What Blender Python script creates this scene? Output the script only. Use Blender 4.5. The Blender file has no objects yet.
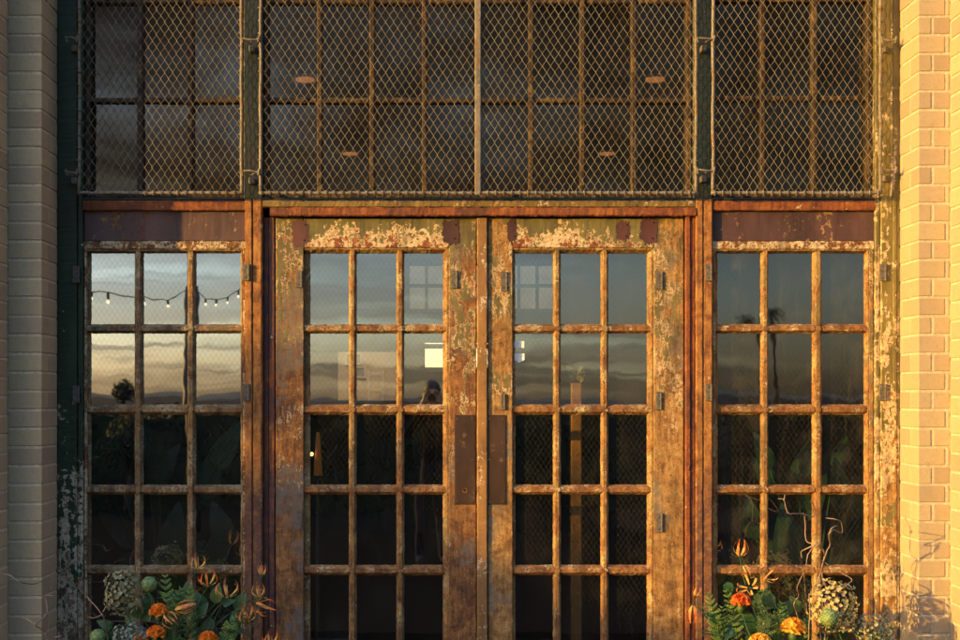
import bpy, math, random
from mathutils import Vector, Matrix, noise as mnoise
R = math.radians
random.seed(7)
C = bpy.context.scene.collection
scn = bpy.context.scene

# ------------------------------------------------------------------ camera
S = 224.0                      # photograph pixels per metre on the facade plane y = 0
CX, CY, D = 437.0, 398.0, 6.0  # principal point and distance to the facade
CAMZ = 1.57
def X(px): return (px - 480.0) / S
def Z(py): return CAMZ + (CY - py) / S
CAMX = X(CX)
def P(px, py, y):
    k = (D + y) / D
    return Vector((CAMX + (px - CX) / S * k, y, CAMZ + (CY - py) / S * k))
cam = bpy.data.cameras.new('camera'); cam_o = bpy.data.objects.new('camera', cam); C.objects.link(cam_o)
cam_o.location = (CAMX, -D, CAMZ); cam_o.rotation_euler = (R(90), 0, 0)
cam.sensor_width = 36; cam.lens = 36 * D / (960 / S)
cam.shift_x = (480 - CX) / 960; cam.shift_y = (CY - 320) / 960
cam.clip_start = 0.05; cam.clip_end = 3000
scn.camera = cam_o

# ------------------------------------------------------------------ sun, sky, exposure
SUN_AZ = R(62.0)               # from the facade normal towards the left
SUN_EL = R(9.0)
SX, SY = -math.sin(SUN_AZ), -math.cos(SUN_AZ)
sun = bpy.data.lights.new('sun', 'SUN'); sun_o = bpy.data.objects.new('sun', sun); C.objects.link(sun_o)
sun.energy = 3.6; sun.angle = R(0.5); sun.color = (1.0, 0.59, 0.12)
sd = Vector((SX * math.cos(SUN_EL), SY * math.cos(SUN_EL), math.sin(SUN_EL)))
sun_o.rotation_euler = sd.to_track_quat('Z', 'Y').to_euler(); sun_o.location = (-20, -12, 8)
scn.view_settings.view_transform = 'Standard'; scn.view_settings.look = 'None'
scn.view_settings.gamma = 1.0; scn.view_settings.use_curve_mapping = False
scn.view_settings.exposure = 1.25

class NT:
    """small helper around a node tree"""
    def __init__(s, nt): s.nt = nt; s.k = 0
    def n(s, typ, ins=None, **props):
        nd = s.nt.nodes.new(typ)
        for k, v in props.items(): setattr(nd, k, v)
        for k, v in (ins or {}).items():
            sk = nd.inputs[k]
            if isinstance(v, bpy.types.NodeSocket): s.nt.links.new(v, sk)
            else: sk.default_value = v
        return nd
    def m(s, op, a, b=None, c=None, clamp=False):
        nd = s.nt.nodes.new('ShaderNodeMath'); nd.operation = op; nd.use_clamp = clamp
        for i, v in enumerate((a, b, c)):
            if v is None: continue
            if isinstance(v, bpy.types.NodeSocket): s.nt.links.new(v, nd.inputs[i])
            else: nd.inputs[i].default_value = v
        return nd.outputs[0]
    def step(s, v, a, b):
        nd = s.nt.nodes.new('ShaderNodeMapRange'); nd.interpolation_type = 'SMOOTHSTEP'
        s.nt.links.new(v, nd.inputs['Value']); nd.inputs['From Min'].default_value = a; nd.inputs['From Max'].default_value = b
        return nd.outputs[0]
    def noise(s, co, scale, detail=4, rough=.55, dist=0.0):
        return s.n('ShaderNodeTexNoise', {'Vector': co, 'Scale': scale, 'Detail': detail, 'Roughness': rough, 'Distortion': dist}).outputs['Fac']
    def scale(s, co, v):
        return s.n('ShaderNodeVectorMath', {0: co, 1: v}, operation='MULTIPLY').outputs[0]
    def mix(s, f, a, b, blend='MIX'):
        nd = s.nt.nodes.new('ShaderNodeMix'); nd.data_type = 'RGBA'; nd.blend_type = blend
        for i, v in ((0, f), (6, a), (7, b)):
            if isinstance(v, bpy.types.NodeSocket): s.nt.links.new(v, nd.inputs[i])
            else: nd.inputs[i].default_value = (v if i == 0 else (*v, 1) if len(v) == 3 else v)
        return nd.outputs[2]
    def ramp(s, f, stops):
        nd = s.nt.nodes.new('ShaderNodeValToRGB'); s.nt.links.new(f, nd.inputs[0])
        el = nd.color_ramp.elements
        while len(el) < len(stops): el.new(.5)
        for e, (p, c) in zip(el, stops): e.position = p; e.color = (*c, 1)
        return nd.outputs[0]
    def link(s, a, b): s.nt.links.new(a, b)

SKY_STRENGTH = 0.15
world = bpy.data.worlds.new('World'); scn.world = world; world.use_nodes = True
world.node_tree.nodes.clear()
w = NT(world.node_tree)
sky = w.n('ShaderNodeTexSky', sky_type='NISHITA', sun_disc=False, sun_elevation=SUN_EL,
          sun_rotation=math.atan2(SX, SY), air_density=1.0, dust_density=2.0, ozone_density=3.0)
geo = w.n('ShaderNodeTexCoord').outputs['Generated']
sep = w.n('ShaderNodeSeparateXYZ', {0: geo})
dz = w.m('ADD', w.m('MAXIMUM', sep.outputs[2], 0.0), 0.085)
cu = w.m('DIVIDE', sep.outputs[0], dz); cv = w.m('DIVIDE', sep.outputs[1], dz)
cvec = w.n('ShaderNodeCombineXYZ', {0: cu, 1: cv, 2: 3.7}).outputs[0]
c1 = w.noise(w.scale(cvec, (.30, .62, 1)), 1.0, 9, .62, .5)
c2 = w.noise(w.scale(cvec, (.10, .22, 1)), 1.0, 4, .5, .2)
elev = sep.outputs[2]
dens = w.m('ADD', w.m('ADD', w.m('MULTIPLY', c1, .62), w.m('MULTIPLY', c2, .55)), w.m('MULTIPLY', w.step(elev, .07, .19), .09))
dens = w.m('ADD', dens, w.m('MULTIPLY', w.step(sep.outputs[0], -.05, .30), .13))
cl = w.m('MULTIPLY', w.step(dens, .52, .72), w.step(elev, .55, .33))
dots = w.m('ADD', w.m('MULTIPLY', sep.outputs[0], SX), w.m('MULTIPLY', sep.outputs[1], SY))
warmth = w.step(dots, -.2, 1.0)
warmth0 = warmth
cloudcol = w.mix(warmth, (.58, .52, .49), (.52, .47, .45))
cloudcol = w.mix(w.step(elev, .07, .17), cloudcol, (.27, .19, .135))
skymul = w.mix(w.step(elev, .10, .19), (1, 1, 1), (.62, .56, .50))
skymul = w.mix(w.step(elev, .09, .0), skymul, (1.0, .95, .88))
skymul = w.mix(w.step(elev, .55, .33), (1, 1, 1), skymul)
n3 = w.noise(w.scale(geo, (1.7, 1.7, 30)), 1.7, 7, .60, .9)
band = w.m('MULTIPLY', w.step(n3, .47, .59), w.step(elev, .24, .12))
skymul = w.mix(w.m('MULTIPLY', band, .95), skymul, w.mix(warmth0, (.36, .35, .37), (.34, .33, .36)))
skymul = w.mix(cl, skymul, cloudcol)
gl_ = w.m('MULTIPLY', w.step(dots, .15, .9), w.step(elev, .36, .02))      # hazy glow round the low sun
skymul = w.mix(1.0, skymul, w.mix(gl_, (1, 1, 1), (2.0, 2.0, 2.08)), 'MULTIPLY')
c3 = w.noise(w.scale(geo, (6.5, 6.5, 15)), 1.0, 7, .6, .9)
mott = w.ramp(c3, [(.36, (.30, .22, .16)), (.50, (.62, .50, .42)), (.62, (1.05, .95, .88))])
skymul = w.mix(w.m('MULTIPLY', w.step(elev, .105, .15), w.step(elev, .5, .35)), skymul, w.mix(1.0, skymul, mott, 'MULTIPLY'))
skyc = w.mix(1.0, sky.outputs[0], skymul, 'MULTIPLY')
hi = w.m('MULTIPLY', w.step(c1, .40, .62), w.step(elev, .28, .5))       # unseen overhead cloud, brightened to fill the shade
skyc = w.mix(1.0, skyc, w.mix(hi, (1, 1, 1), (4.4, 3.8, 3.3)), 'MULTIPLY')
glow = w.step(elev, .20, .0)
bg = w.n('ShaderNodeBackground', {'Color': skyc, 'Strength': SKY_STRENGTH})
wo = w.n('ShaderNodeOutputWorld', {'Surface': bg.outputs[0]})

# ------------------------------------------------------------------ mesh helpers
class MB:
    def __init__(s): s.v = []; s.f = []; s.mi = []
    def add(s, vs, fs, mi=0):
        b = len(s.v); s.v.extend(Vector(p) for p in vs)
        for q in fs: s.f.append(tuple(b + i for i in q)); s.mi.append(mi)
    def box(s, x0, x1, y0, y1, z0, z1, c=0.0, jit=0.0, mi=0):
        j = lambda: random.uniform(-jit, jit)
        x0 += j(); x1 += j(); y0 += j(); z0 += j(); z1 += j()
        if c <= 0:
            s.add([(x, y, z) for z in (z0, z1) for y in (y0, y1) for x in (x0, x1)],
                  [(0, 2, 3, 1), (4, 5, 7, 6), (0, 1, 5, 4), (2, 6, 7, 3), (0, 4, 6, 2), (1, 3, 7, 5)], mi)
            return
        c = min(c, abs(x1 - x0) * .45, abs(y1 - y0) * .45, abs(z1 - z0) * .45)
        lo = (x0, y0, z0); hi = (x1, y1, z1)
        idx = {}; vs = []
        for sx in (0, 1):
            for sy in (0, 1):
                for sz in (0, 1):
                    sg = (sx, sy, sz)
                    for ax in range(3):
                        p = []
                        for k in range(3):
                            e = hi[k] if sg[k] else lo[k]
                            if k != ax: e += -c if sg[k] else c
                            p.append(e)
                        idx[(sg, ax)] = len(vs); vs.append(p)
        fs = []
        for ax in range(3):
            a, b = [k for k in range(3) if k != ax]
            for sd_ in (0, 1):
                q = []
                for (ea, eb) in ((0, 0), (1, 0), (1, 1), (0, 1)):
                    sg = [0, 0, 0]; sg[ax] = sd_; sg[a] = ea; sg[b] = eb
                    q.append(idx[(tuple(sg), ax)])
                flip = (sd_ == 0) != (ax == 1)
                fs.append(tuple(reversed(q)) if flip else tuple(q))
            for ea in (0, 1):
                for eb in (0, 1):
                    sg0 = [0, 0, 0]; sg0[a] = ea; sg0[b] = eb; sg1 = list(sg0); sg1[ax] = 1
                    q = [idx[(tuple(sg0), a)], idx[(tuple(sg1), a)], idx[(tuple(sg1), b)], idx[(tuple(sg0), b)]]
                    fs.append(tuple(q))
        for sx in (0, 1):
            for sy in (0, 1):
                for sz in (0, 1):
                    fs.append(tuple(idx[((sx, sy, sz), k)] for k in range(3)))
        s.add(vs, fs, mi)
    def bar(s, axis, a0, a1, prof, step=.012, jit=.0006, mi=0):
        """profile [(u, y)] swept along z (axis 'z': u = x) or along x (axis 'x': u = z)"""
        n = max(1, int(abs(a1 - a0) / step)); m = len(prof); vs = []; fs = []
        for i in range(n + 1):
            t = a0 + (a1 - a0) * i / n
            for (u, y) in prof:
                uu = u + random.gauss(0, jit); yy = y + random.gauss(0, jit * .6)
                vs.append((uu, yy, t) if axis == 'z' else (t, yy, uu))
        for i in range(n):
            for k in range(m):
                a = i * m + k; b = i * m + (k + 1) % m
                fs.append((a, b, b + m, a + m) if axis == 'z' else (a, a + m, b + m, b))
        fs.append(tuple(range(m))[::-1] if axis == 'z' else tuple(range(m)))
        e = tuple(n * m + k for k in range(m)); fs.append(e if axis == 'z' else e[::-1])
        s.add(vs, fs, mi)
    def slab(s, axis, a0, a1, u0, u1, y0, y1, ch=.004, **k):
        """chamfered bar, front at y0, back at y1"""
        s.bar(axis, a0, a1, [(u0 + ch, y0), (u1 - ch, y0), (u1, y0 + ch), (u1, y1), (u0, y1), (u0, y0 + ch)], **k)
    def muntin(s, axis, a0, a1, u0, u1, y0, y1, **k):
        d = (u1 - u0)
        s.bar(axis, a0, a1, [(u0 + d * .26, y0 + .0015), (u0 + d * .32, y0), (u1 - d * .32, y0), (u1 - d * .26, y0 + .0015), (u1 - d * .07, y1 - .005), (u1, y1), (u0, y1), (u0 + d * .07, y1 - .005)], **k)
    def tube(s, pts, r, n=6, taper=None, mi=0, cap=True):
        pts = [Vector(p) for p in pts]; m = len(pts); vs = []; fs = []
        up = Vector((0.13, .97, .2)).normalized(); prev = None
        for i, p in enumerate(pts):
            d = (pts[min(i + 1, m - 1)] - pts[max(i - 1, 0)])
            if d.length < 1e-9: d = Vector((0, 0, 1))
            d.normalize()
            a = (prev if prev is not None else up); a = a - d * a.dot(d)
            if a.length < 1e-4: a = d.orthogonal()
            a.normalize(); prev = a; b = d.cross(a)
            rr = r if taper is None else r + (taper - r) * i / max(1, m - 1)
            if isinstance(r, (list, tuple)): rr = r[i]
            for k in range(n):
                t = 2 * math.pi * k / n; vs.append(p + a * (rr * math.cos(t)) + b * (rr * math.sin(t)))
        for i in range(m - 1):
            for k in range(n):
                a_ = i * n + k; b_ = i * n + (k + 1) % n
                fs.append((a_, b_, b_ + n, a_ + n))
        if cap: fs.append(tuple(range(n))[::-1]); fs.append(tuple((m - 1) * n + k for k in range(n)))
        s.add(vs, fs, mi)
    def ball(s, c, r, nu=14, nv=9, jit=0.0, sq=(1, 1, 1), mi=0):
        c = Vector(c); vs = [c + Vector((0, 0, -r * sq[2]))]; fs = []
        for j in range(1, nv):
            ph = -math.pi / 2 + math.pi * j / nv
            for i in range(nu):
                th = 2 * math.pi * i / nu; rr = r * (1 + random.uniform(-jit, jit))
                vs.append(c + Vector((rr * math.cos(ph) * math.cos(th) * sq[0], rr * math.cos(ph) * math.sin(th) * sq[1], rr * math.sin(ph) * sq[2])))
        vs.append(c + Vector((0, 0, r * sq[2]))); t = len(vs) - 1
        for i in range(nu):
            fs.append((0, 1 + (i + 1) % nu, 1 + i)); fs.append((t, t - nu + i, t - nu + (i + 1) % nu))
            for j in range(nv - 2):
                a = 1 + j * nu + i; b = 1 + j * nu + (i + 1) % nu
                fs.append((a, b, b + nu, a + nu))
        s.add(vs, fs, mi)
    def disc(s, c, r, y0, y1, n=18, sx=1, sz=1, jit=0.0, mi=0):
        """a disc standing in the facade plane, front at y0"""
        vs = []; fs = []
        rad = [r * (1 + random.uniform(-jit, jit)) for _ in range(n)]
        for y in (y0, y1):
            for k in range(n):
                t = 2 * math.pi * k / n; vs.append((c[0] + rad[k] * sx * math.cos(t), y, c[1] + rad[k] * sz * math.sin(t)))
        fs.append(tuple(range(n))); fs.append(tuple(range(2 * n - 1, n - 1, -1)))
        for k in range(n): fs.append((k, k + n, (k + 1) % n + n, (k + 1) % n))
        s.add(vs, fs, mi)
    def build(s, name, mats, parent=None, smooth=False, loc=None):
        me = bpy.data.meshes.new(name)
        o0 = Vector((0, 0, 0))
        if parent is not None: o0 = Vector(parent['_w'])
        elif loc is not None: o0 = Vector(loc)
        me.from_pydata([tuple(p - o0) for p in s.v], [], s.f)
        mats = mats if isinstance(mats, (list, tuple)) else [mats]
        for m in mats: me.materials.append(m)
        if len(mats) > 1: me.polygons.foreach_set('material_index', s.mi)
        if smooth: me.polygons.foreach_set('use_smooth', [True] * len(me.polygons))
        me.update(); me.validate()
        o = bpy.data.objects.new(name, me); C.objects.link(o)
        if parent is not None: o.parent = parent
        elif loc is not None: o.location = o0
        o['_w'] = tuple(o0)
        return o

def thing(name, label, cat, loc, group=None):
    o = bpy.data.objects.new(name, None); C.objects.link(o); o.empty_display_size = .1
    o.location = loc; o['_w'] = tuple(loc); o['label'] = label; o['category'] = cat
    if group: o['group'] = group
    return o
def tag(o, label, cat, group=None):
    o['label'] = label; o['category'] = cat
    if group: o['group'] = group
    return o
def struct(o): o['kind'] = 'structure'; return o

# ------------------------------------------------------------------ materials
def new_mat(name):
    m = bpy.data.materials.new(name); m.use_nodes = True; m.node_tree.nodes.clear()
    t = NT(m.node_tree); out = t.n('ShaderNodeOutputMaterial')
    return m, t, out
def plain(name, col, rough=.7, var=.25, scale=20.0, bump=.0, metal=0.0, emis=None, es=0.0, coord='Object', trans=0.0, spec=.5):
    m, t, out = new_mat(name)
    co = t.n('ShaderNodeTexCoord').outputs[coord]
    f = t.noise(co, scale, 5, .6)
    lo = tuple(c * (1 - var) for c in col); hi = tuple(min(1, c * (1 + var)) for c in col)
    c = t.ramp(f, [(.3, lo), (.7, hi)])
    b = t.n('ShaderNodeBsdfPrincipled', {'Base Color': c, 'Roughness': rough, 'Metallic': metal, 'Specular IOR Level': spec})
    if bump:
        bp = t.n('ShaderNodeBump', {'Height': f, 'Strength': bump, 'Distance': .004}); t.link(bp.outputs[0], b.inputs['Normal'])
    if emis: b.inputs['Emission Color'].default_value = (*emis, 1); b.inputs['Emission Strength'].default_value = es
    if trans:
        tr = t.n('ShaderNodeBsdfTranslucent', {'Color': c}); mx = t.n('ShaderNodeMixShader', {0: trans, 1: b.outputs[0], 2: tr.outputs[0]})
        t.link(mx.outputs[0], out.inputs[0])
    else: t.link(b.outputs[0], out.inputs[0])
    return m

def paint(name, top, under=(.55, .46, .32), t1=.52, t2=.46, grad=0.0, z0=1.5, freq=1.0, rust=((.035, .014, .009), (.16, .055, .018), (.40, .17, .045)),
          primer=None, pfrac=.6, shade_z=None, streak=.35, seed=0.0, rs=1.0, rr=.8, grime=.72):
    """old painted steel: rust below, undercoat, top coat flaking away"""
    m, t, out = new_mat(name)
    pos = t.n('ShaderNodeNewGeometry').outputs['Position']
    co = t.n('ShaderNodeVectorMath', {0: pos, 1: (seed * 3.1, seed, seed * 1.7)}, operation='ADD').outputs[0]
    sp = t.n('ShaderNodeSeparateXYZ', {0: pos})
    a = t.noise(co, 5.5 * freq, 10, .68, .25); b = t.noise(co, 38 * freq, 6, .65)
    c = t.noise(t.scale(co, (34, 34, 5)), 1.0, 6, .6)
    f = t.m('ADD', t.m('MULTIPLY', a, .54), t.m('ADD', t.m('MULTIPLY', b, .46), t.m('MULTIPLY', t.m('SUBTRACT', c, .5), streak)))
    if grad: f = t.m('ADD', f, t.m('MULTIPLY', t.m('SUBTRACT', sp.outputs[2], z0), grad))
    top_m = t.step(f, t1 - .008, t1 + .008); und_m = t.step(t.m('ADD', f, t.m('MULTIPLY', t.m('SUBTRACT', t.noise(co, 4.3 * freq, 7, .62), .5), .42)), t2 - .016, t2 + .016)
    rn = t.m('ADD', t.m('MULTIPLY', t.noise(co, 16 * rs, 8, .7, .6), .55), t.m('MULTIPLY', t.noise(t.scale(co, (70, 70, 14)), rs, 6, .7), .45))
    rc = t.ramp(rn, [(.34, rust[0]), (.47, rust[1]), (.63, rust[2])])
    fine = t.noise(co, 160, 3, .6)
    rc = t.mix(t.step(fine, .56, .7), rc, tuple(q * .45 for q in rust[0]))
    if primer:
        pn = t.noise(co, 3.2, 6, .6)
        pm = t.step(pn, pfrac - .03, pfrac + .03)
        if shade_z: pm = t.m('MULTIPLY', pm, t.step(t.m('ADD', sp.outputs[2], t.m('MULTIPLY', t.m('SUBTRACT', b, .5), .5)), shade_z[0], shade_z[1]))  # height mask: the primer also paints in the shaded lower part
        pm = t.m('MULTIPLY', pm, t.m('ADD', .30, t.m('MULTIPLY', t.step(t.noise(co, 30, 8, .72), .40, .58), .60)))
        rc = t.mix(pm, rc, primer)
    uv = t.noise(co, 60, 4, .6)
    uc = t.mix(t.step(uv, .35, .7), under, (under[0] * .66, under[1] * .55, under[2] * .42))
    uc = t.mix(t.step(t.noise(co, 210, 3, .65), .58, .70), uc, rust[1])
    tv = t.noise(t.scale(co, (12, 12, 4)), 1.0, 6, .6)
    tc = t.ramp(tv, [(.3, tuple(q * .55 for q in top)), (.7, tuple(min(1, q * 1.35) for q in top))])
    und_m = t.m('MULTIPLY', und_m, t.step(f, t2 - .13, t2 - .11)) if False else und_m
    col = t.mix(und_m, rc, uc); col = t.mix(top_m, col, tc)
    gm = t.m('ADD', t.m('MULTIPLY', t.step(t.noise(t.scale(co, (9, 9, 2.2)), 1.0, 8, .66, .5), .50, .66), .60), t.m('MULTIPLY', t.step(t.noise(co, 26, 6, .7), .56, .72), .45), clamp=True)
    col = t.mix(t.m('MULTIPLY', gm, grime), col, (.035, .022, .014))
    ro = t.m('SUBTRACT', rr, t.m('MULTIPLY', top_m, .28))
    h = t.m('ADD', t.m('ADD', t.m('MULTIPLY', und_m, .5), t.m('MULTIPLY', top_m, .5)), t.m('ADD', t.m('MULTIPLY', rn, .9), t.m('MULTIPLY', fine, .3)))
    bp = t.n('ShaderNodeBump', {'Height': h, 'Strength': .8, 'Distance': .0016})
    bs = t.n('ShaderNodeBsdfPrincipled', {'Base Color': col, 'Roughness': ro, 'Normal': bp.outputs[0]})
    t.link(bs.outputs[0], out.inputs[0])
    return m

CREAM = (.62, .50, .33)
OLIVE = (.15, .125, .042)
RUSTY = ((.035, .015, .008), (.155, .062, .020), (.40, .185, .055))
REDRUST = ((.05, .014, .008), (.19, .050, .018), (.34, .12, .03))
YRUST = ((.05, .022, .010), (.25, .12, .034), (.50, .30, .11))
M = {}
M['post_green'] = paint('peeling green paint', (.016, .040, .018), (.56, .48, .36), .42, .34, .17, 1.6, 1.2, ((.03, .02, .014), (.15, .085, .045), (.36, .23, .12)), seed=1, streak=.5)
M['post_olive'] = paint('peeling olive paint', (.17, .13, .040), (.64, .50, .30), .50, .42, .06, 1.7, 1.0, YRUST, seed=2, streak=.5)
M['dark_green'] = paint('dark green paint', (.012, .020, .015), (.20, .16, .10), .33, .30, seed=3, freq=1.5)
M['mullion'] = paint('rusted steel post', (.17, .12, .05), CREAM, .70, .66, 0, 1.5, 1, ((.06, .022, .010), (.25, .095, .026), (.50, .24, .06)), primer=(.085, .040, .040), pfrac=.42, shade_z=(1.35, 1.0), seed=4, streak=.6)  # purple primer low down doubles as the shadow on the posts
M['lintel'] = paint('red rusted steel bar', (.19, .125, .04), CREAM, .66, .645, 0, 1.5, 1.6, REDRUST, primer=(.085, .030, .024), pfrac=.55, seed=5)
M['olive_strip'] = paint('olive painted strip', (.19, .125, .04), CREAM, .44, .42, 0, 1.5, 1.6, RUSTY, seed=6)
M['panel'] = paint('purple brown painted panel', (.085, .042, .040), (.36, .22, .11), .415, .37, 0, 1.5, 1.1, REDRUST, seed=7, streak=.35, grime=.75)
M['flaky'] = paint('flaking painted rail', (.26, .17, .065), CREAM, .57, .49, 0, 1.5, 2.2, RUSTY, seed=8)
M['rail'] = paint('door top rail paint', (.15, .125, .042), (.66, .53, .34), .485, .425, 1.3, 2.305, 1.3, REDRUST, seed=9, streak=.2)
M['stile'] = paint('door stile paint', (.15, .12, .042), (.60, .45, .28), .535, .512, .13, 1.80, 1.3, RUSTY, primer=(.15, .125, .105), pfrac=.56, seed=10, streak=.55)
M['stile2'] = paint('door stile ochre', (.16, .12, .042), (.60, .45, .26), .56, .54, .10, 1.75, 1.2, YRUST, primer=(.16, .135, .105), pfrac=.58, seed=11, streak=.5)
M['astragal'] = paint('ochre centre strip', (.30, .155, .052), (.80, .72, .58), .43, .395, 0, 1.5, 1.6, RUSTY, seed=12, grime=.35)
M['muntin'] = paint('worn glazing bars', (.24, .155, .05), (.56, .42, .22), .53, .52, 0.02, 1.5, 2.6, ((.035, .015, .008), (.19, .08, .024), (.46, .25, .075)), seed=13, streak=.3)
M['muntin_side'] = paint('worn side window bars', (.17, .125, .06), (.50, .38, .22), .54, .52, 0.02, 1.5, 2.4, ((.03, .016, .010), (.16, .08, .032), (.40, .23, .09)), seed=14, streak=.3)
M['transom_bar'] = paint('rusted clerestory bars', (.040, .026, .010), (.15, .09, .03), .62, .55, 0, 1.5, 2.0, ((.008, .004, .003), (.022, .011, .005), (.080, .042, .012)), seed=15)
M['muntin_h'] = paint('red rusted glazing bars', (.19, .12, .042), (.56, .43, .25), .58, .55, 0.02, 1.5, 2.6, ((.035, .014, .008), (.19, .075, .022), (.42, .21, .06)), seed=31, streak=.1)
M['jamb'] = paint('purple rusted jamb', (.12, .06, .04), CREAM, .70, .66, 0, 1.5, 1, REDRUST, primer=(.07, .036, .040), pfrac=.44, seed=16, streak=.6)
M['patch'] = paint('bare primer patch', (.082, .030, .026), (.20, .07, .04), .33, .30, 0, 1.5, 1.5, REDRUST, seed=17, streak=.1)
M['plate'] = paint('brown push plate', (.060, .034, .024), (.12, .07, .04), .38, .33, 0, 1.5, 1.5, REDRUST, seed=18, streak=.3, rr=.6, grime=.7)
M['steel_tab'] = plain('dull painted hardware', (.115, .095, .075), .75, .5, 70, .4, .0)
M['rod'] = paint('galvanised rod', (.20, .17, .13), (.30, .26, .20), .50, .44, 0, 1.5, 3, ((.06, .03, .015), (.22, .12, .05), (.30, .18, .08)), seed=19, grime=.35)
M['wire'] = paint('galvanised wire', (.20, .18, .15), (.27, .24, .19), .53, .44, 0, 1.5, .7, ((.05, .032, .018), (.15, .10, .045), (.25, .18, .085)), seed=20, grime=.35)
M['putty'] = paint('old putty', (.05, .055, .035), (.42, .36, .26), .48, .44, 0, 1.5, 3, RUSTY, seed=21)
M['hole'] = plain('dark hole', (.01, .008, .006), .9, .2)
M['rust_hole'] = plain('rusty hole rim', (.22, .075, .022), .9, .5, 80)

def brick_mat():
    m, t, out = new_mat('buff brick')
    g = t.n('ShaderNodeNewGeometry'); pos = g.outputs['Position']; rnd = g.outputs['Random Per Island']
    c = t.ramp(rnd, [(0, (.36, .26, .17)), (.2, (.42, .32, .19)), (.5, (.47, .362, .21)), (.75, (.41, .305, .20)), (1, (.49, .38, .222))])
    n1 = t.noise(pos, 55, 7, .65); n2 = t.noise(pos, 8, 4, .6); n3 = t.noise(pos, 260, 3, .6)
    c = t.mix(t.m('MULTIPLY', t.step(n1, .45, .80), .55), c, (.34, .25, .16)); c = t.mix(t.m('MULTIPLY', t.step(n2, .55, .85), .4), c, (.28, .21, .16))
    c = t.mix(t.step(n3, .62, .72), c, (.16, .11, .08))
    h = t.m('ADD', n1, t.m('MULTIPLY', n3, .5))
    bp = t.n('ShaderNodeBump', {'Height': h, 'Strength': .6, 'Distance': .003})
    b = t.n('ShaderNodeBsdfPrincipled', {'Base Color': c, 'Roughness': .9, 'Normal': bp.outputs[0]}); t.link(b.outputs[0], out.inputs[0])
    return m
M['brick'] = brick_mat()
M['mortar'] = plain('lime mortar', (.54, .45, .315), .95, .25, 70, .8)

def glass_mat(name, refl=.26, dust=.03, trans=(.80, .82, .80), wired=True, seed=0.0):
    m, t, out = new_mat(name)
    g = t.n('ShaderNodeNewGeometry'); pos = g.outputs['Position']
    co = t.n('ShaderNodeVectorMath', {0: pos, 1: (seed, 0, seed * .7)}, operation='ADD').outputs[0]
    sp = t.n('ShaderNodeSeparateXYZ', {0: pos})
    wav = t.noise(t.scale(co, (1.0, 1.0, .8)), 5.0, 2, .4)
    bp = t.n('ShaderNodeBump', {'Height': wav, 'Strength': .25, 'Distance': .0017})
    gl = t.n('ShaderNodeBsdfGlossy', {'Color': (1, 1, 1, 1), 'Roughness': .015, 'Normal': bp.outputs[0]})
    tr = t.n('ShaderNodeBsdfTransparent', {'Color': (*trans, 1)})
    ca = t.m('ABSOLUTE', t.n('ShaderNodeVectorMath', {0: g.outputs['Incoming'], 1: g.outputs['Normal']}, operation='DOT_PRODUCT').outputs['Value'])
    lw = t.m('ADD', t.m('MULTIPLY', t.m('POWER', t.m('SUBTRACT', 1.0, ca, clamp=True), 5.0), .96), .04)
    a = t.n('ShaderNodeMixShader', {0: t.m('ADD', lw, refl - .04, clamp=True), 1: tr.outputs[0], 2: gl.outputs[0]}).outputs[0]
    df = t.n('ShaderNodeBsdfDiffuse', {'Color': (.42, .38, .31, 1)})
    d1 = t.noise(co, 7, 7, .65, .4); d2 = t.noise(t.scale(co, (45, 45, 5)), 1, 5, .6); d3 = t.noise(co, 220, 2, .5)
    dm = t.m('ADD', t.m('MULTIPLY', t.step(d1, .42, .80), 2.0), t.m('MULTIPLY', t.step(d2, .52, .80), 1.4))
    dm = t.m('ADD', t.m('MULTIPLY', t.m('ADD', dm, .08), dust), t.m('MULTIPLY', t.step(d3, .70, .76), .10))
    a = t.n('ShaderNodeMixShader', {0: dm, 1: a, 2: df.outputs[0]}).outputs[0]
    if wired:
        k1, k2 = 1 / .024, 1 / .036
        u = t.m('ADD', t.m('MULTIPLY', sp.outputs[0], k1), t.m('MULTIPLY', sp.outputs[2], k2))
        v = t.m('SUBTRACT', t.m('MULTIPLY', sp.outputs[0], k1), t.m('MULTIPLY', sp.outputs[2], k2))
        e = lambda q: t.m('ABSOLUTE', t.m('SUBTRACT', t.m('FRACT', t.m('ADD', q, 100.0)), .5))
        wm = t.m('MULTIPLY', t.step(t.m('MINIMUM', e(u), e(v)), .06, .03), .20)
        wd = t.n('ShaderNodeBsdfPrincipled', {'Base Color': (.16, .15, .13, 1), 'Roughness': .5, 'Metallic': .4})
        a = t.n('ShaderNodeMixShader', {0: wm, 1: a, 2: wd.outputs[0]}).outputs[0]
    t.link(a, out.inputs[0])
    return m
M['glass_door'] = glass_mat('wired glass', .34, .014, seed=1)
M['glass_left'] = glass_mat('wired glass clean', .44, .010, seed=2)
M['glass_right'] = glass_mat('wired glass dusty', .27, .034, seed=3)
M['glass_top'] = glass_mat('clerestory glass', .17, .010, (.70, .70, .68), wired=False, seed=4)

# ------------------------------------------------------------------ building shell
YF = .03                      # front plane of the doors
ground_m, t, out = new_mat('dark asphalt paving')  # asphalt, kept dark for its mirror image in the low panes
pos = t.n('ShaderNodeNewGeometry').outputs['Position']
n1 = t.noise(pos, 1.3, 8, .6); n2 = t.noise(pos, 90, 3, .6)
cc = t.mix(n2, t.ramp(n1, [(.3, (.015, .015, .015)), (.7, (.028, .027, .026))]), (.02, .02, .019))
b = t.n('ShaderNodeBsdfPrincipled', {'Base Color': cc, 'Roughness': .95, 'Specular IOR Level': .05}); t.link(b.outputs[0], out.inputs[0])
g = MB(); g.add([(-900, -900, 0), (900, -900, 0), (900, 900, 0), (-900, 900, 0)], [(0, 1, 2, 3)])
struct(g.build('ground', ground_m))

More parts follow.
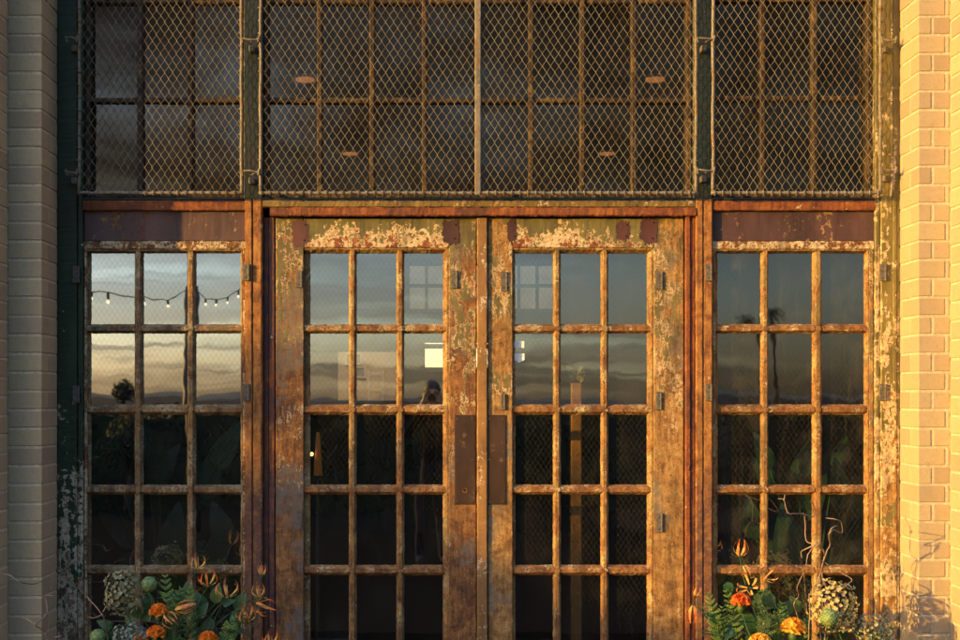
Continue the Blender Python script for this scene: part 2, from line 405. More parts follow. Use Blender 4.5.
def brick_segment(mb, x0, x1, y0, y1, z0, z1, lx, ly, flip=False, course=.0805):
    """bricks on the outside of a rectangular block of masonry; lx / ly stretch along x / y"""
    k = 0; z = z0
    while z < z1:
        za, zb = z + .005, z + course - .005
        def run(a0, a1, L, off):
            e = [a0]; p = a0 + off
            while p < a1 - .012:
                if p > a0 + .03: e.append(p)
                p += L
            e.append(a1); return list(zip(e[:-1], e[1:]))
        for (a, b_) in run(x0, x1, lx, (lx * .5 if k % 2 else lx) if not flip else (lx if k % 2 else lx * .5)):
            for (c_, d_) in run(y0, y1, ly, ly * (.48 if k % 2 else .96)):
                mb.box(a + (.005 if a > x0 + 1e-6 else 0), b_ - (.005 if b_ < x1 - 1e-6 else 0),
                       c_ + (.005 if c_ > y0 + 1e-6 else 0), d_ - (.005 if d_ < y1 - 1e-6 else 0), za, zb, .0022, .0008)
        z += course; k += 1
XL0, XL1 = P(8, 0, -.23).x, X(57)
XR0, XR1 = X(900), P(950, 0, -.23).x
PB = -.341
def pier(label, xa0, xa1, xb0, xb1, side):
    r = thing('brick_pier', label, 'brick pier', ((xa0 + xa1) / 2, -.1, 0), 'brick piers beside the doorway')
    mb = MB()
    brick_segment(mb, xa0, xa1, -.23, .12, -.01, 4.55, .118 if side > 0 else .3, .215)
    brick_segment(mb, xb0, xb1, PB, .115, -.035, 4.55, .215, .21, flip=side > 0)
    mb.build('brickwork', M['brick'], r)
    mo = MB(); i = .0032
    mo.box(xa0 + (i if side > 0 else -.02), xa1 - (i if side < 0 else -.02), -.23 + i, .113, 0, 4.545)
    mo.box(xb0 + i, xb1 - i, PB + i, .108, 0, 4.54)
    mo.build('mortar', M['mortar'], r)
pier('grey shaded buff brick pier at the left of the doorway', XL0, XL1, XL0 - 1.2, XL0, -1)
pier('sunlit golden buff brick pier at the right of the doorway', XR0, XR1, XR1, XR1 + 1.2, 1)
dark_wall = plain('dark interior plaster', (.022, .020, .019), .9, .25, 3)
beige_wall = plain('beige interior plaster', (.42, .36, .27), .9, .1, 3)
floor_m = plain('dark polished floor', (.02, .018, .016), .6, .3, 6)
RX0, RX1, RY1, RZ = -2.95, 5.2, 14.0, 4.43
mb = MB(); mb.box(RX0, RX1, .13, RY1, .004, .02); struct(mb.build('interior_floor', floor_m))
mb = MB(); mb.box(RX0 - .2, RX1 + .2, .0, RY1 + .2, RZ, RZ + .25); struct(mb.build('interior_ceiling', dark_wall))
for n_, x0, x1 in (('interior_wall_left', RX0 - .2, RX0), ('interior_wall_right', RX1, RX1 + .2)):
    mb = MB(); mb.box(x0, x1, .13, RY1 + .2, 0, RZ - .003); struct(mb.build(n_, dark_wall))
# front wall beyond the piers
mb = MB(); mb.box(XR1 + 1.2, RX1 + .2, -.1, .12, 0, RZ - .003); struct(mb.build('front_wall', M['mortar']))
mb = MB(); mb.box(XL0 - 1.25, XR1 + 1.2, -.2, -.002, 4.56, 5.2); mb.box(XL1 + .003, XR0 - .003, .003, .12, 3.9, RZ - .003)
struct(mb.build('front_wall_head', M['mortar']))
# back wall with a glazed opening and a row of high windows
ox0, ox1 = P(423, 0, RY1).x, P(516, 0, RY1).x
hz0, hz1 = P(0, 312, RY1).z, P(0, 262, RY1).z
hx0, hx1 = P(408, 0, RY1).x, P(556, 0, RY1).x
oz1 = P(0, 338, RY1).z; oz0 = P(0, 372, RY1).z
mb = MB()
y0, y1 = RY1, RY1 + .2
mb.box(RX0, ox0, y0, y1, 0, oz1); mb.box(ox1, RX1, y0, y1, 0, oz1)
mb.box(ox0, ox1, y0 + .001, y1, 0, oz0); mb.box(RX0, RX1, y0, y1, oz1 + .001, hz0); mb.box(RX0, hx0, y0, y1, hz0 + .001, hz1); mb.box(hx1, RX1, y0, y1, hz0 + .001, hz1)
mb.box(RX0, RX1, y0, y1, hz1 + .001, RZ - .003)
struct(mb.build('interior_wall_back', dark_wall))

# ------------------------------------------------------------------ steel frame of the doorway
ZT = Z(197)        # underside of the guards / top of the lintel zone
fr = thing('steel_door_frame', 'rusted and flaking steel frame holding doors and windows between the brick piers', 'door frame', (0, .06, 0))
def part(name, mat, fn, parent, label=None, smooth=False):
    q = MB(); fn(q); o = q.build(name, mat, parent, smooth)
    if label: o['label'] = label
    return o
part('side_post', M['post_green'], lambda q: (q.slab('z', 0, 3.9, X(57) + .001, X(76.5), 0, .11), q.slab('z', 0, 3.9, X(76.5) + .001, X(82), .012, .11)), fr, 'dark green side post with peeling paint')
part('side_post', M['post_olive'], lambda q: (q.slab('z', 0, 3.9, X(881), X(900) - .001, 0, .11), q.slab('z', 0, 3.9, X(876), X(881) - .001, .012, .11), q.slab('z', 0, 3.9, X(893), X(896.5), -.004, .0, ch=.002)), fr, 'olive and yellow side post with peeling paint')
for (a, b_) in ((245, 262), (696, 713)):
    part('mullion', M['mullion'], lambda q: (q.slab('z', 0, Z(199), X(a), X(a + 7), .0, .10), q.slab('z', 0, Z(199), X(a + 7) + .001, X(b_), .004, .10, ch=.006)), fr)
    part('clerestory_post', M['dark_green'], lambda q: q.slab('z', Z(198), 3.9, X(a - 2), X(b_), .022, .12), fr)
part('lintel_bar', M['lintel'], lambda q: (q.slab('x', X(270), X(695.5), Z(216), Z(207.5), -.006, .1, ch=.005, jit=.0009)), fr)
part('lintel_strip', M['olive_strip'], lambda q: (q.slab('x', X(262.5), X(695.5), Z(207), Z(200), .003, .1, ch=.004, jit=.0009)), fr)
for (a, b_) in ((82, 244.5), (713.5, 876)):
    part('lintel_strip', M['lintel'], lambda q: q.slab('x', X(a) + .001, X(b_), Z(210), Z(200), .012, .1, ch=.004), fr)
part('sill_flashing', M['dark_green'], lambda q: q.slab('x', X(82) + .001, X(876) - .001, Z(199.5), Z(197), .018, .12, ch=.002), fr)
part('door_jamb', M['jamb'], lambda q: (q.slab('z', 0, Z(216.5), X(262) + .001, X(268), .034, .1), q.slab('z', 0, Z(216.5), X(268) + .001, X(274), .03, .1)), fr)
part('door_jamb', M['lintel'], lambda q: (q.slab('z', 0, Z(216.5), X(686), X(691), .008, .1), q.slab('z', 0, Z(216.5), X(691) + .001, X(695.7), .016, .1)), fr)
part('threshold', M['steel_tab'], lambda q: q.slab('x', X(262), X(696), .004, .03, -.02, .14), fr)
# hinge leaves on the mullions
def hinge(px, py0, py1, y, parent, w_=6):
    part('hinge', M['steel_tab'], lambda q: (q.box(X(px), X(px + w_), y - .007, y, Z(py1), Z(py0), .002), [q.tube([(X(px + w_), y - .006, Z(py1 + (py0 - py1) * k / 3) + .001), (X(px + w_), y - .006, Z(py1 + (py0 - py1) * (k + 1) / 3) - .001)], .0052, 8) for k in range(3)], [q.ball((X(px + w_ * .45), y - .007, Z(py1 + (py0 - py1) * k)), .0036, 8, 5) for k in (.2, .8)]), parent)
for py in (264, 384):
    hinge(243, py, py + 17, -.002, fr); hinge(705, py, py + 17, -.002, fr); hinge(879, py, py + 17, -.002, fr)
for py in (266, 386): hinge(73, py, py + 17, -.002, fr)

# ------------------------------------------------------------------ glazed leaves
ROWS = [(252, 323.5), (333, 404.5), (415, 485.5), (495.5, 566.5), (577, 648)]
def glazing(parent, cols, rows, yfront, yglass, mat_m, mat_g, edge, tilt=.10, mw=1.0, smallest=.0, seed=0):
    """muntin grid between panes, tilted panes, and the putty edge round the opening"""
    rnd = random.Random(seed)
    (ex0, ex1, ez0, ez1) = edge      # opening in px (left, right, top, bottom)
    q = MB(); qh = MB()
    for (a, b_) in zip(cols[:-1], cols[1:]):
        q.muntin('z', Z(ez1), Z(ez0), X(a[1]), X(b_[0]), yfront, yglass)
    for (a, b_) in zip(rows[:-1], rows[1:]):
        xs = [ex0] + [p for a2, b2 in zip(cols[:-1], cols[1:]) for p in (a2[1] + 1.4, b2[0] - 1.4)] + [ex1]
        for k in range(0, len(xs), 2):
            qh.muntin('x', X(xs[k]), X(xs[k + 1]), Z(b_[0]), Z(a[1]), yfront + .001, yglass)
        for (c_, d_) in zip(cols[:-1], cols[1:]):      # little bosses where the bars cross
            qh.disc((X((c_[1] + d_[0]) / 2), Z((a[1] + b_[0]) / 2)), .013, yfront - .004, yfront + .006, 8, jit=.12)
    q.build('muntin', mat_m, parent); qh.build('muntin', M['muntin_h'] if mat_m is M['muntin'] else mat_m, parent)
    q = MB()
    for c_ in cols:
        for r_ in rows:
            x0, x1, z0, z1 = X(c_[0]) - .008, X(c_[1]) + .008, Z(r_[1]) - .008, Z(r_[0]) + .008
            tx, tz = R(rnd.uniform(-tilt, tilt)), R(rnd.uniform(-tilt, tilt) * .8)
            cx_, cz_ = (x0 + x1) / 2, (z0 + z1) / 2
            q.add([(x, yglass + .004 + (x - cx_) * math.tan(tx) + (z - cz_) * math.tan(tz), z) for (x, z) in ((x0, z0), (x1, z0), (x1, z1), (x0, z1))], [(0, 1, 2, 3)])
    q.build('glass', mat_g, parent)
    q = MB()
    def bead(axis, a0, a1, u0, u1, flip):
        if abs(u1 - u0) < .003: return
        pr = [(u0, yfront - .002), (u0 + (u1 - u0) * .35, yfront - .002), (u1, yglass - .002), (u1, yglass + .012), (u0, yglass + .012)]
        if flip == 2: pr = [(u0, yglass - .006), (u0 + (u1 - u0) * .6, yglass - .005), (u1, yglass - .001), (u1, yglass + .012), (u0, yglass + .012)]
        if (u1 < u0): pr = pr[::-1]
        q.bar(axis, a0, a1, pr, jit=.0007)
    bead('z', Z(ez1), Z(ez0), X(ex0), X(cols[0][0]), 2); bead('z', Z(ez1), Z(ez0), X(ex1), X(cols[-1][1]), 1)
    bead('x', X(ex0), X(ex1), Z(ez0), Z(rows[0][0]), 1); bead('x', X(ex0), X(ex1), Z(ez1), Z(rows[-1][1]), 0)
    q.build('glazing_bead', mat_m, parent)

def blob(q, c, w_, h, y0, y1, n=22, rough=.12, seed=0):
    rnd = random.Random(seed); vs = []; fs = []
    pts = []
    for k in range(n):
        t_ = 2 * math.pi * k / n; cc_, ss_ = math.cos(t_), math.sin(t_)
        rr_ = (abs(cc_) ** 4 + abs(ss_) ** 4) ** -.25 * (1 + rnd.uniform(-rough, rough))
        pts.append((c[0] + cc_ * rr_ * w_ / 2, c[1] + ss_ * rr_ * h / 2))
    for y in (y0, y1):
        vs += [(p[0], y, p[1]) for p in pts]
    fs.append(tuple(range(n))); fs.append(tuple(range(2 * n - 1, n - 1, -1)))
    for k in range(n): fs.append((k, k + n, (k + 1) % n + n, (k + 1) % n))
    q.add(vs, fs)

def door(label, L, Rr, cols, op, patches, plate, keyhole, tabs, ms, ml, seed):
    d = thing('glazed_door', label, 'door', (X((L + Rr) / 2), .06, .01), 'pair of glazed doors')
    yb = YF + .045
    part('stile', ml, lambda q: q.slab('z', .02, Z(217), X(L), X(op[0]), YF, yb, ch=.003), d)
    part('stile', ms, lambda q: q.slab('z', .02, Z(217), X(op[1]), X(Rr), YF, yb, ch=.003), d)
    part('top_rail', M['rail'], lambda q: q.slab('x', X(op[0]) + .001, X(op[1]) - .001, Z(op[2]), Z(217.5), YF - .0015, yb, ch=.003), d)
    part('bottom_rail', M['stile'], lambda q: q.slab('x', X(op[0]) + .001, X(op[1]) - .001, .02, Z(op[3]), YF - .0015, yb, ch=.003), d)
    glazing(d, cols, ROWS, YF + .006, YF + .028, M['muntin'], M['glass_door'], op, tilt=.19, seed=seed)
    for k, (cx_, cz_, w_, h) in enumerate(patches):
        part('bare_patch', M['patch'], lambda q: blob(q, (X(cx_), Z(cz_)), w_ / S, h / S, YF - .0022, YF + .001, n=44, rough=.16, seed=k + seed), d)
        part('bolt_hole', M['hole'], lambda q: [q.disc((X(cx_ + u), Z(cz_ + v)), .0042, YF - .0042, YF, 8) for (u, v) in ((w_ * .28, -h * .3), (w_ * .22, h * .28))], d)
    a, b_, c_, e = plate
    o = part('push_plate', M['plate'], lambda q: q.box(X(a), X(b_), YF - .006, YF + .001, Z(e), Z(c_), .0022), d)
    q = MB()
    for px in (a + 3, b_ - 3):
        for py in (c_ + 4, (c_ + e) / 2, e - 3): q.ball((X(px), YF - .006, Z(py)), .0032, 8, 5)
    q.build('screw', M['steel_tab'], o)
    if keyhole:
        part('keyhole', M['rust_hole'], lambda q: q.disc((X(keyhole[0]), Z(keyhole[1])), .011, YF - .0075, YF, 14), o)
        part('keyhole', M['hole'], lambda q: q.disc((X(keyhole[0] - .4), Z(keyhole[1]) + .002), .0075, YF - .0085, YF, 12), o)
    for (px, py, w_, h) in tabs:
        part('hinge_plate', M['steel_tab'], lambda q: (q.box(X(px), X(px + w_), YF - .006, YF, Z(py + h), Z(py), .0015), [q.tube([(X(px + w_), YF - .005, Z(py + h * (k + 1) / 3) + .001), (X(px + w_), YF - .005, Z(py + h * k / 3) - .001)], .0046, 8) for k in range(3)], [q.ball((X(px + w_ * .45), YF - .006, Z(py + h * k)), .0034, 8, 5) for k in (.2, .8)]), d)
    return d
dl = door('left leaf of the glazed double door with keyhole in its brown push plate', 275, 476.5,
     [(309, 348), (356, 396), (404, 443)], (303, 449, 247, 652),
     [(300, 232, 17, 27), (451, 231, 17, 24)], (454.5, 475.5, 415, 505), (465, 491),
     [(295, 270, 6, 17), (451, 270, 6, 18), (296, 512, 5, 18)], M['stile'], M['stile'], 3)
dr = door('right leaf of the glazed double door with blank brown push plate and white tags', 488, 685,
     [(516, 554), (562, 602), (610, 649)], (513, 655, 247, 652),
     [(512.5, 229, 10, 24), (624, 230, 14, 20), (650, 230, 17, 27)], (485.5 + 1.5, 506, 415, 505), None,
     [(501, 271, 6, 20), (657, 271, 6, 18), (501, 394, 4, 16), (657, 392, 5, 18), (657, 514, 6, 19)], M['stile2'], M['stile2'], 8)
part('meeting_strip', M['astragal'], lambda q: q.slab('z', .02, Z(217.5), X(477.2), X(487.3), YF - .014, YF + .02, ch=.003), dr, 'light ochre meeting strip with pale chips')
part('paper_tag', plain('white paper', (.85, .83, .78), .8, .05), lambda q: (
    q.box(X(514.7), X(525), YF + .024, YF + .0255, Z(347.5), Z(340.5)),
    q.add([(X(514.7), YF + .025, Z(353)), (X(525.3), YF + .025, Z(353)), (X(525.3), YF + .025, Z(359.5)), (X(519.5), YF + .025, Z(362.5)), (X(514.7), YF + .025, Z(359.5))], [(4, 3, 2, 1, 0)])), dr, 'two small white paper tags on the glass')

def side_window(label, L, Rr, cols, op, mat_g, mat_m, ptop, seed):
    d = thing('side_window', label, 'window', (X((L + Rr) / 2), .06, 0), 'fixed windows beside the doors')
    yf = .026; yb = .10
    part('panel', M['panel'], lambda q: q.slab('x', X(L) + .002, X(Rr) - .002, Z(240), Z(209.5), yf + .006, yb, ch=.002, jit=.0003), d)
    part('top_rail', M['flaky'], lambda q: q.slab('x', X(L) + .002, X(Rr) - .002, Z(op[2]), Z(240.5), yf - .004, yb, ch=.005, jit=.0011), d)
    part('stile', M['flaky'] if seed == 1 else M['muntin'], lambda q: q.slab('z', .02, Z(op[2]) - .001, X(L) + .002, X(op[0]), yf, yb, ch=.003), d)
    part('stile', M['flaky'] if seed == 1 else M['stile2'], lambda q: q.slab('z', .02, Z(op[2]) - .001, X(op[1]), X(Rr) - .002, yf, yb, ch=.003), d)
    part('bottom_rail', M['flaky'], lambda q: q.slab('x', X(op[0]) + .001, X(op[1]) - .001, .02, Z(op[3]), yf - .002, yb, ch=.003), d)
    glazing(d, cols, ROWS, yf + .003, yf + .028, mat_m, mat_g, op, tilt=.16, seed=seed)
side_window('fixed window of small panes at the left, half in shadow beside the green post', 82, 245,
            [(88, 132), (141, 185), (194, 239)], (85, 242, 249, 652), M['glass_left'], M['muntin_side'], 0, 1)
side_window('fixed window of small dusty panes at the right, beside the sunlit pier', 713, 876,
            [(720, 763), (771, 815), (825, 868)], (717, 871, 249, 652), M['glass_right'], M['muntin'], 0, 2)

def clerestory(label, L, Rr, vbars, hbar, seed):
    d = thing('clerestory_window', label, 'window', (X((L + Rr) / 2), .08, ZT), 'high windows behind the wire guards')
    yg = .085; zt = 3.88; rnd = random.Random(seed)
    xs = [L] + vbars + [Rr]
    q = MB()
    for v in vbars: q.slab('z', ZT + .03, zt - .03, X(v - 2.8), X(v + 2.8), .055, yg + .012, ch=.006)
    for k in range(len(xs) - 1):
        for hb in (hbar, hbar - 100): q.slab('x', X(xs[k] + (4 if k else 3)), X(xs[k + 1] - 3.5), Z(hb + 2.5), Z(hb - 2.5), .06, yg + .012, ch=.005)
    q.build('muntin', M['transom_bar'], d)
    q = MB()
    q.slab('z', ZT, zt, X(L) + .001, X(L + 5), .045, .12); q.slab('z', ZT, zt, X(Rr - 5), X(Rr) - .001, .045, .12)
    q.slab('x', X(L + 5), X(Rr - 5), ZT + .002, ZT + .03, .046, .12); q.slab('x', X(L + 5), X(Rr - 5), zt - .03, zt, .046, .12)
    q.build('frame', M['transom_bar'], d)
    q = MB()
    zs = [ZT + .02, Z(hbar), Z(hbar - 100), zt - .02]
    for k in range(len(xs) - 1):
        for j in range(3):
            x0, x1 = X(xs[k]), X(xs[k + 1]); z0, z1 = zs[j], zs[j + 1]
            tx, tz = R(rnd.uniform(-.5, .5)), R(rnd.uniform(-.6, .6)); xm, zm = (x0 + x1) / 2, (z0 + z1) / 2
            q.add([(x, yg + (x - xm) * math.tan(tx) + (z - zm) * math.tan(tz), z) for (x, z) in ((x0, z0), (x1, z0), (x1, z1), (x0, z1))], [(0, 1, 2, 3)])
    q.build('glass', M['glass_top'], d)
clerestory('dark high window behind the left wire guard', 82, 243, [137, 188], 97, 11)
clerestory('wide dark high window behind the wire guard over the doors', 262, 694, [318.5, 371.5, 424.5, 478, 532, 584, 636], 97, 12)
clerestory('dark high window behind the right wire guard', 711, 876, [766, 818.5], 95, 13)

# ------------------------------------------------------------------ diamond wire guards
YG = -.045
def guard(label, L, Rr, mid=None, hooks=()):
    d = thing('wire_guard', label, 'wire guard', (X((L + Rr) / 2), YG, ZT), 'diamond wire guards over the high windows')
    zb, zt = Z(194.5), 3.86
    q = MB()
    def wob(x, z0_, z1_, r_=.0075):
        n_ = 40; ph = random.uniform(0, 6)
        q.tube([(x + .0012 * math.sin(i * .7 + ph) + random.gauss(0, .0006), YG + random.gauss(0, .0008), z0_ + (z1_ - z0_) * i / n_) for i in range(n_ + 1)], r_, 8)
    wob(X(L + 2), zb, zt); wob(X(Rr - 2), zb, zt)
    n_ = int((X(Rr) - X(L)) / .03)
    q.tube([(X(L) + (X(Rr) - X(L)) * i / n_, YG, zb + random.gauss(0, .0008)) for i in range(n_ + 1)], .0075, 8)
    q.tube([(X(L), YG, zt), (X(Rr), YG, zt)], .0075, 8)
    q.build('frame_rod', M['rod'], d, smooth=True)
    if mid:
        part('centre_bar', M['rod'], lambda q: q.slab('z', zb - .008, zt, X(mid[0]), X(mid[1]), YG - .012, YG - .003, ch=.003), d)
    q = MB(); p, h = .0178, .0562
    x = X(L + 2); i = 0
    n_w = int((X(Rr - 2) - X(L + 2)) / p); p = (X(Rr - 2) - X(L + 2)) / n_w
    while i < n_w:
        pts = []; z = zb + (0 if i % 2 else h / 2) - h / 2; k = 0
        sag = random.gauss(0, .0012)
        while z < zt:
            side = k % 2
            zz = max(z, zb - .006)
            pts.append((x + (p * 1.06 if side else -p * .06) + sag * math.sin(z * 3) + random.gauss(0, .0009) + .006 * mnoise.noise(Vector((x * 3, z * 3, L))), YG + .006 * mnoise.noise(Vector((x * 4, z * 4, L + 9))) + (.0026 if side else -.0026), zz))
            z += h / 2; k += 1
        q.tube(pts, .00115, 5)
        x += p; i += 1
    # loops of wire round the bottom rod
    x = X(L + 3)
    while x < X(Rr - 3):
        q.tube([(x - .002, YG - .010, zb + .010), (x, YG - .0115, zb), (x + .002, YG - .009, zb - .010), (x + .002, YG + .006, zb - .010)], .0026, 5)
        x += p * 2
    for xe in (X(L + 2), X(Rr - 2)):
        z = zb + .03
        while z < zt:
            q.tube([(xe - .010, YG - .006, z + .004), (xe, YG - .0112, z), (xe + .010, YG - .006, z - .004)], .0024, 5); z += h
    q.build('diamond_mesh', M['wire'], d, smooth=True)
    for (px0, px1, py) in hooks:
        def hk(q):
            z = Z(py); x0, x1 = X(px0), X(px1)
            q.tube([(x0, YG - .012, z + .004), ((x0 + x1) / 2, YG - .018, z + random.uniform(-.006, .006)), (x1, YG - .010, z - .004)], .004, 7)
            q.tube([(x0 + .004, YG - .012, z - .006), ((x0 + x1) / 2, YG + .004, z - .012), (x1 - .004, YG - .008, z + .008)], .0028, 6)
            q.tube([(x0 + .012, YG - .01, z - .016), (x0 + .005, YG - .016, z + .012)], .0045, 7); q.tube([(x1 - .010, YG - .012, z - .014), (x1 - .004, YG - .014, z + .014)], .0045, 7)
            q.box((x0 + x1) / 2 - .012, (x0 + x1) / 2 + .012, -.02, .024, z - .045, z - .018, .003)
        part('tie_hook', M['rod'], hk, d)
guard('wire guard of diamond mesh at the left, darkest in the shade of the pier', 80, 245, None, ((68, 82, 42), (68, 82, 174)))
guard('wide wire guard of diamond mesh with a pale upright bar, above the double door', 260, 696, (474.5, 480.5), ((242, 262, 42), (242, 262, 174)))
guard('wire guard of diamond mesh at the right, next to the sunlit pier', 709, 879, None, ((693, 713, 42), (693, 713, 172), (876, 893, 43), (876, 893, 172)))
#FLOWERS
# ------------------------------------------------------------------ plants: materials
def two(name, c0, c1, rough=.6, trans=.25, scale=60):
    m, t, out = new_mat(name)
    co = t.n('ShaderNodeTexCoord').outputs['Object']
    c = t.ramp(t.noise(co, scale, 4, .6), [(.35, c0), (.65, c1)])
    b = t.n('ShaderNodeBsdfPrincipled', {'Base Color': c, 'Roughness': rough})
    tr = t.n('ShaderNodeBsdfTranslucent', {'Color': c})
    mx = t.n('ShaderNodeMixShader', {0: trans, 1: b.outputs[0], 2: tr.outputs[0]}); t.link(mx.outputs[0], out.inputs[0])
    return m
G = {
 'orange': two('marigold orange', (.80, .20, .012), (.92, .32, .02)), 'gold': two('marigold gold', (.85, .40, .03), (.95, .55, .08)),
 'zinnia': two('red orange petals', (.70, .10, .02), (.85, .25, .03)),
 'lily_tip': two('lily orange red', (.75, .14, .03), (.85, .26, .06)), 'lily_base': two('lily yellow', (.72, .36, .06), (.80, .46, .11)),
 'lily_pink': two('lily salmon', (.66, .20, .08), (.75, .30, .14)), 'stem': two('flower stem green', (.035, .075, .022), (.06, .12, .035), .55, .1),
 'leaf': two('dark flower leaf', (.018, .065, .022), (.045, .12, .038), .45, .15), 'fern': two('fern green', (.10, .20, .03), (.20, .30, .05)),
 'fern_dark': two('dull fern green', (.06, .12, .035), (.12, .18, .055)),
 'hyd': two('dried hydrangea green', (.20, .20, .09), (.36, .33, .19)), 'hyd_b': two('dried hydrangea blue green', (.16, .21, .16), (.30, .33, .24)),
 'hyd_y': two('yellow green blossom', (.42, .34, .12), (.60, .50, .26)), 'sprig': two('pale sprig', (.26, .28, .15), (.42, .40, .26)),
 'pod': two('green seed ball', (.13, .20, .06), (.27, .36, .13), .8, .1, 70), 'twig': two('bare twig', (.20, .12, .08), (.34, .22, .15), .8, 0, 40),
 'twig_dark': two('dark bare twig', (.12, .085, .065), (.20, .15, .11), .8, 0, 40),
}
def frame_of(d):
    d = Vector(d).normalized(); a = d.orthogonal().normalized(); return a, d.cross(a).normalized(), d
def petal(mb, base, axis, ang, fn, width, n=6, mi_split=None, mats=(0, 0)):
    """strip along the curve fn(t) = (radius, height) turned by ang about axis"""
    a, b, d = frame_of(axis); e = a * math.cos(ang) + b * math.sin(ang); s_ = d.cross(e)
    vs = []; fs = []
    for i in range(n + 1):
        t_ = i / n; r_, h_ = fn(t_); w_ = width(t_)
        c = Vector(base) + e * r_ + d * h_
        vs += [c - s_ * w_ + d * random.gauss(0, w_ * .12), c + (d * .15 + e * .1) * w_ * .0, c + s_ * w_ + d * random.gauss(0, w_ * .12)]
    for i in range(n):
        mi = mats[0] if (mi_split is None or i / n < mi_split) else mats[1]
        for k in (0, 1):
            q = i * 3 + k
            b0 = len(mb.v)
            fs.append(((q, q + 1, q + 4, q + 3), mi))
    b0 = len(mb.v); mb.v.extend(vs)
    for f_, mi in fs: mb.f.append(tuple(b0 + k for k in f_)); mb.mi.append(mi)
def leaf_shape(mb, base, d, up, L, W, heart=False, n=7, fold=.25, mi=0):
    d = Vector(d).normalized(); up = Vector(up); s_ = d.cross(up).normalized(); u = s_.cross(d).normalized(); vs = []
    for i in range(n + 1):
        t_ = i / n
        w_ = W * (math.sin(math.pi * min(1, t_ ** (.55 if heart else .85))) ** .8) + .0006
        c = Vector(base) + d * (L * t_) - u * (L * .28 * t_ * t_)
        vs += [c - s_ * w_ + u * w_ * fold, c, c + s_ * w_ + u * w_ * fold]
    fs = []
    for i in range(n):
        for k in (0, 1):
            q = i * 3 + k; fs.append((q, q + 1, q + 4, q + 3))
    mb.add(vs, fs, mi)
def curve(p0, p1, bend=(0, 0, 0), n=9, wig=0.0):
    p0, p1, bend = Vector(p0), Vector(p1), Vector(bend); pts = []
    for i in range(n + 1):
        t_ = i / n; p = p0.lerp(p1, t_) + bend * (4 * t_ * (1 - t_))
        if wig and 0 < i < n: p += Vector((random.gauss(0, wig), random.gauss(0, wig), random.gauss(0, wig)))
        pts.append(p)
    return pts
SOIL = .43
def root_at(tip, spread=.55, cx_=None):
    cx_ = cx_ if cx_ is not None else tip.x
    return Vector((tip.x + (cx_ - tip.x) * spread, -.44 + random.uniform(-.05, .05), SOIL))
CLX, CRX = X(190), X(775)

def planter(label, x0, x1):
    t_ = thing('planter_box', label, 'planter', ((x0 + x1) / 2, -.45, 0), 'planter boxes below the windows')
    wood = plain('weathered planter wood', (.10, .07, .045), .85, .4, 25, .4)
    part('box_wall', wood, lambda q: (q.box(x0, x1, -.62, -.595, 0, .45, .004), q.box(x0, x1, -.305, -.28, 0, .45, .004), q.box(x0, x0 + .025, -.594, -.306, 0, .449, .004), q.box(x1 - .025, x1, -.594, -.306, 0, .449, .004)), t_)
    part('soil', plain('potting soil', (.03, .022, .016), .95, .5, 60, .8), lambda q: q.box(x0 + .026, x1 - .026, -.594, -.306, .02, .425), t_)
planter('wooden planter box under the left window', X(70), X(285))
planter('wooden planter box under the right window', X(672), X(890))

def stem_part(t_, p0, p1, bend=(0, 0, 0), r=.0022, mat='stem', leaves=0, lm='leaf', ll=.07, lw=.016):
    pts = curve(p0, p1, bend)
    q = MB(); q.tube(pts, r * 1.3, 6, r); o = q.build('stem', G[mat], t_, True)
    if leaves:
        for k in range(leaves):
            q = MB(); i = 2 + int((len(pts) - 4) * k / max(1, leaves))
            a = random.uniform(0, 6.28); dv = Vector((math.cos(a), math.sin(a) * .5 - .15, .35))
            leaf_shape(q, pts[i], dv, (0, 0, 1), ll * random.uniform(.7, 1.2), lw * random.uniform(.8, 1.2)); q.build('leaf', G[lm], t_, True)
def marigold(label, px, py, r, mat, y, cx_, group):
    c = P(px, py, y); R0 = r / S
    t_ = thing('marigold', label, 'flower', root_at(c, .5, cx_), group)
    q = MB()
    for k in range(95):
        h_ = -.25 + 1.25 * (k / 95) ** .8; a = k * 2.399
        ring = math.sqrt(max(0.02, 1 - min(.98, abs(h_)) ** 2))
        base = c + Vector((math.cos(a) * ring * R0 * .35, math.sin(a) * ring * R0 * .35, h_ * R0 * .3))
        axis = Vector((math.cos(a) * ring, math.sin(a) * ring, h_ + .2)).normalized()
        petal(q, base, axis, random.uniform(0, 6.28), lambda t: (R0 * .22 * math.sin(t * 3.0 + 1), R0 * .72 * t), lambda t: R0 * (.06 + .22 * t), 3)
    q.build('bloom', G[mat], t_)
    q = MB(); q.ball(c - Vector((0, 0, R0 * .55)), R0 * .45, 10, 6, 0, (1, 1, 1.2)); q.build('calyx', G['stem'], t_, True)
    stem_part(t_, Vector(t_['_w']), c - Vector((0, 0, R0 * .5)), (random.uniform(-.03, .03), -.01, 0), .003, leaves=4, lm='fern_dark', ll=.08, lw=.014)
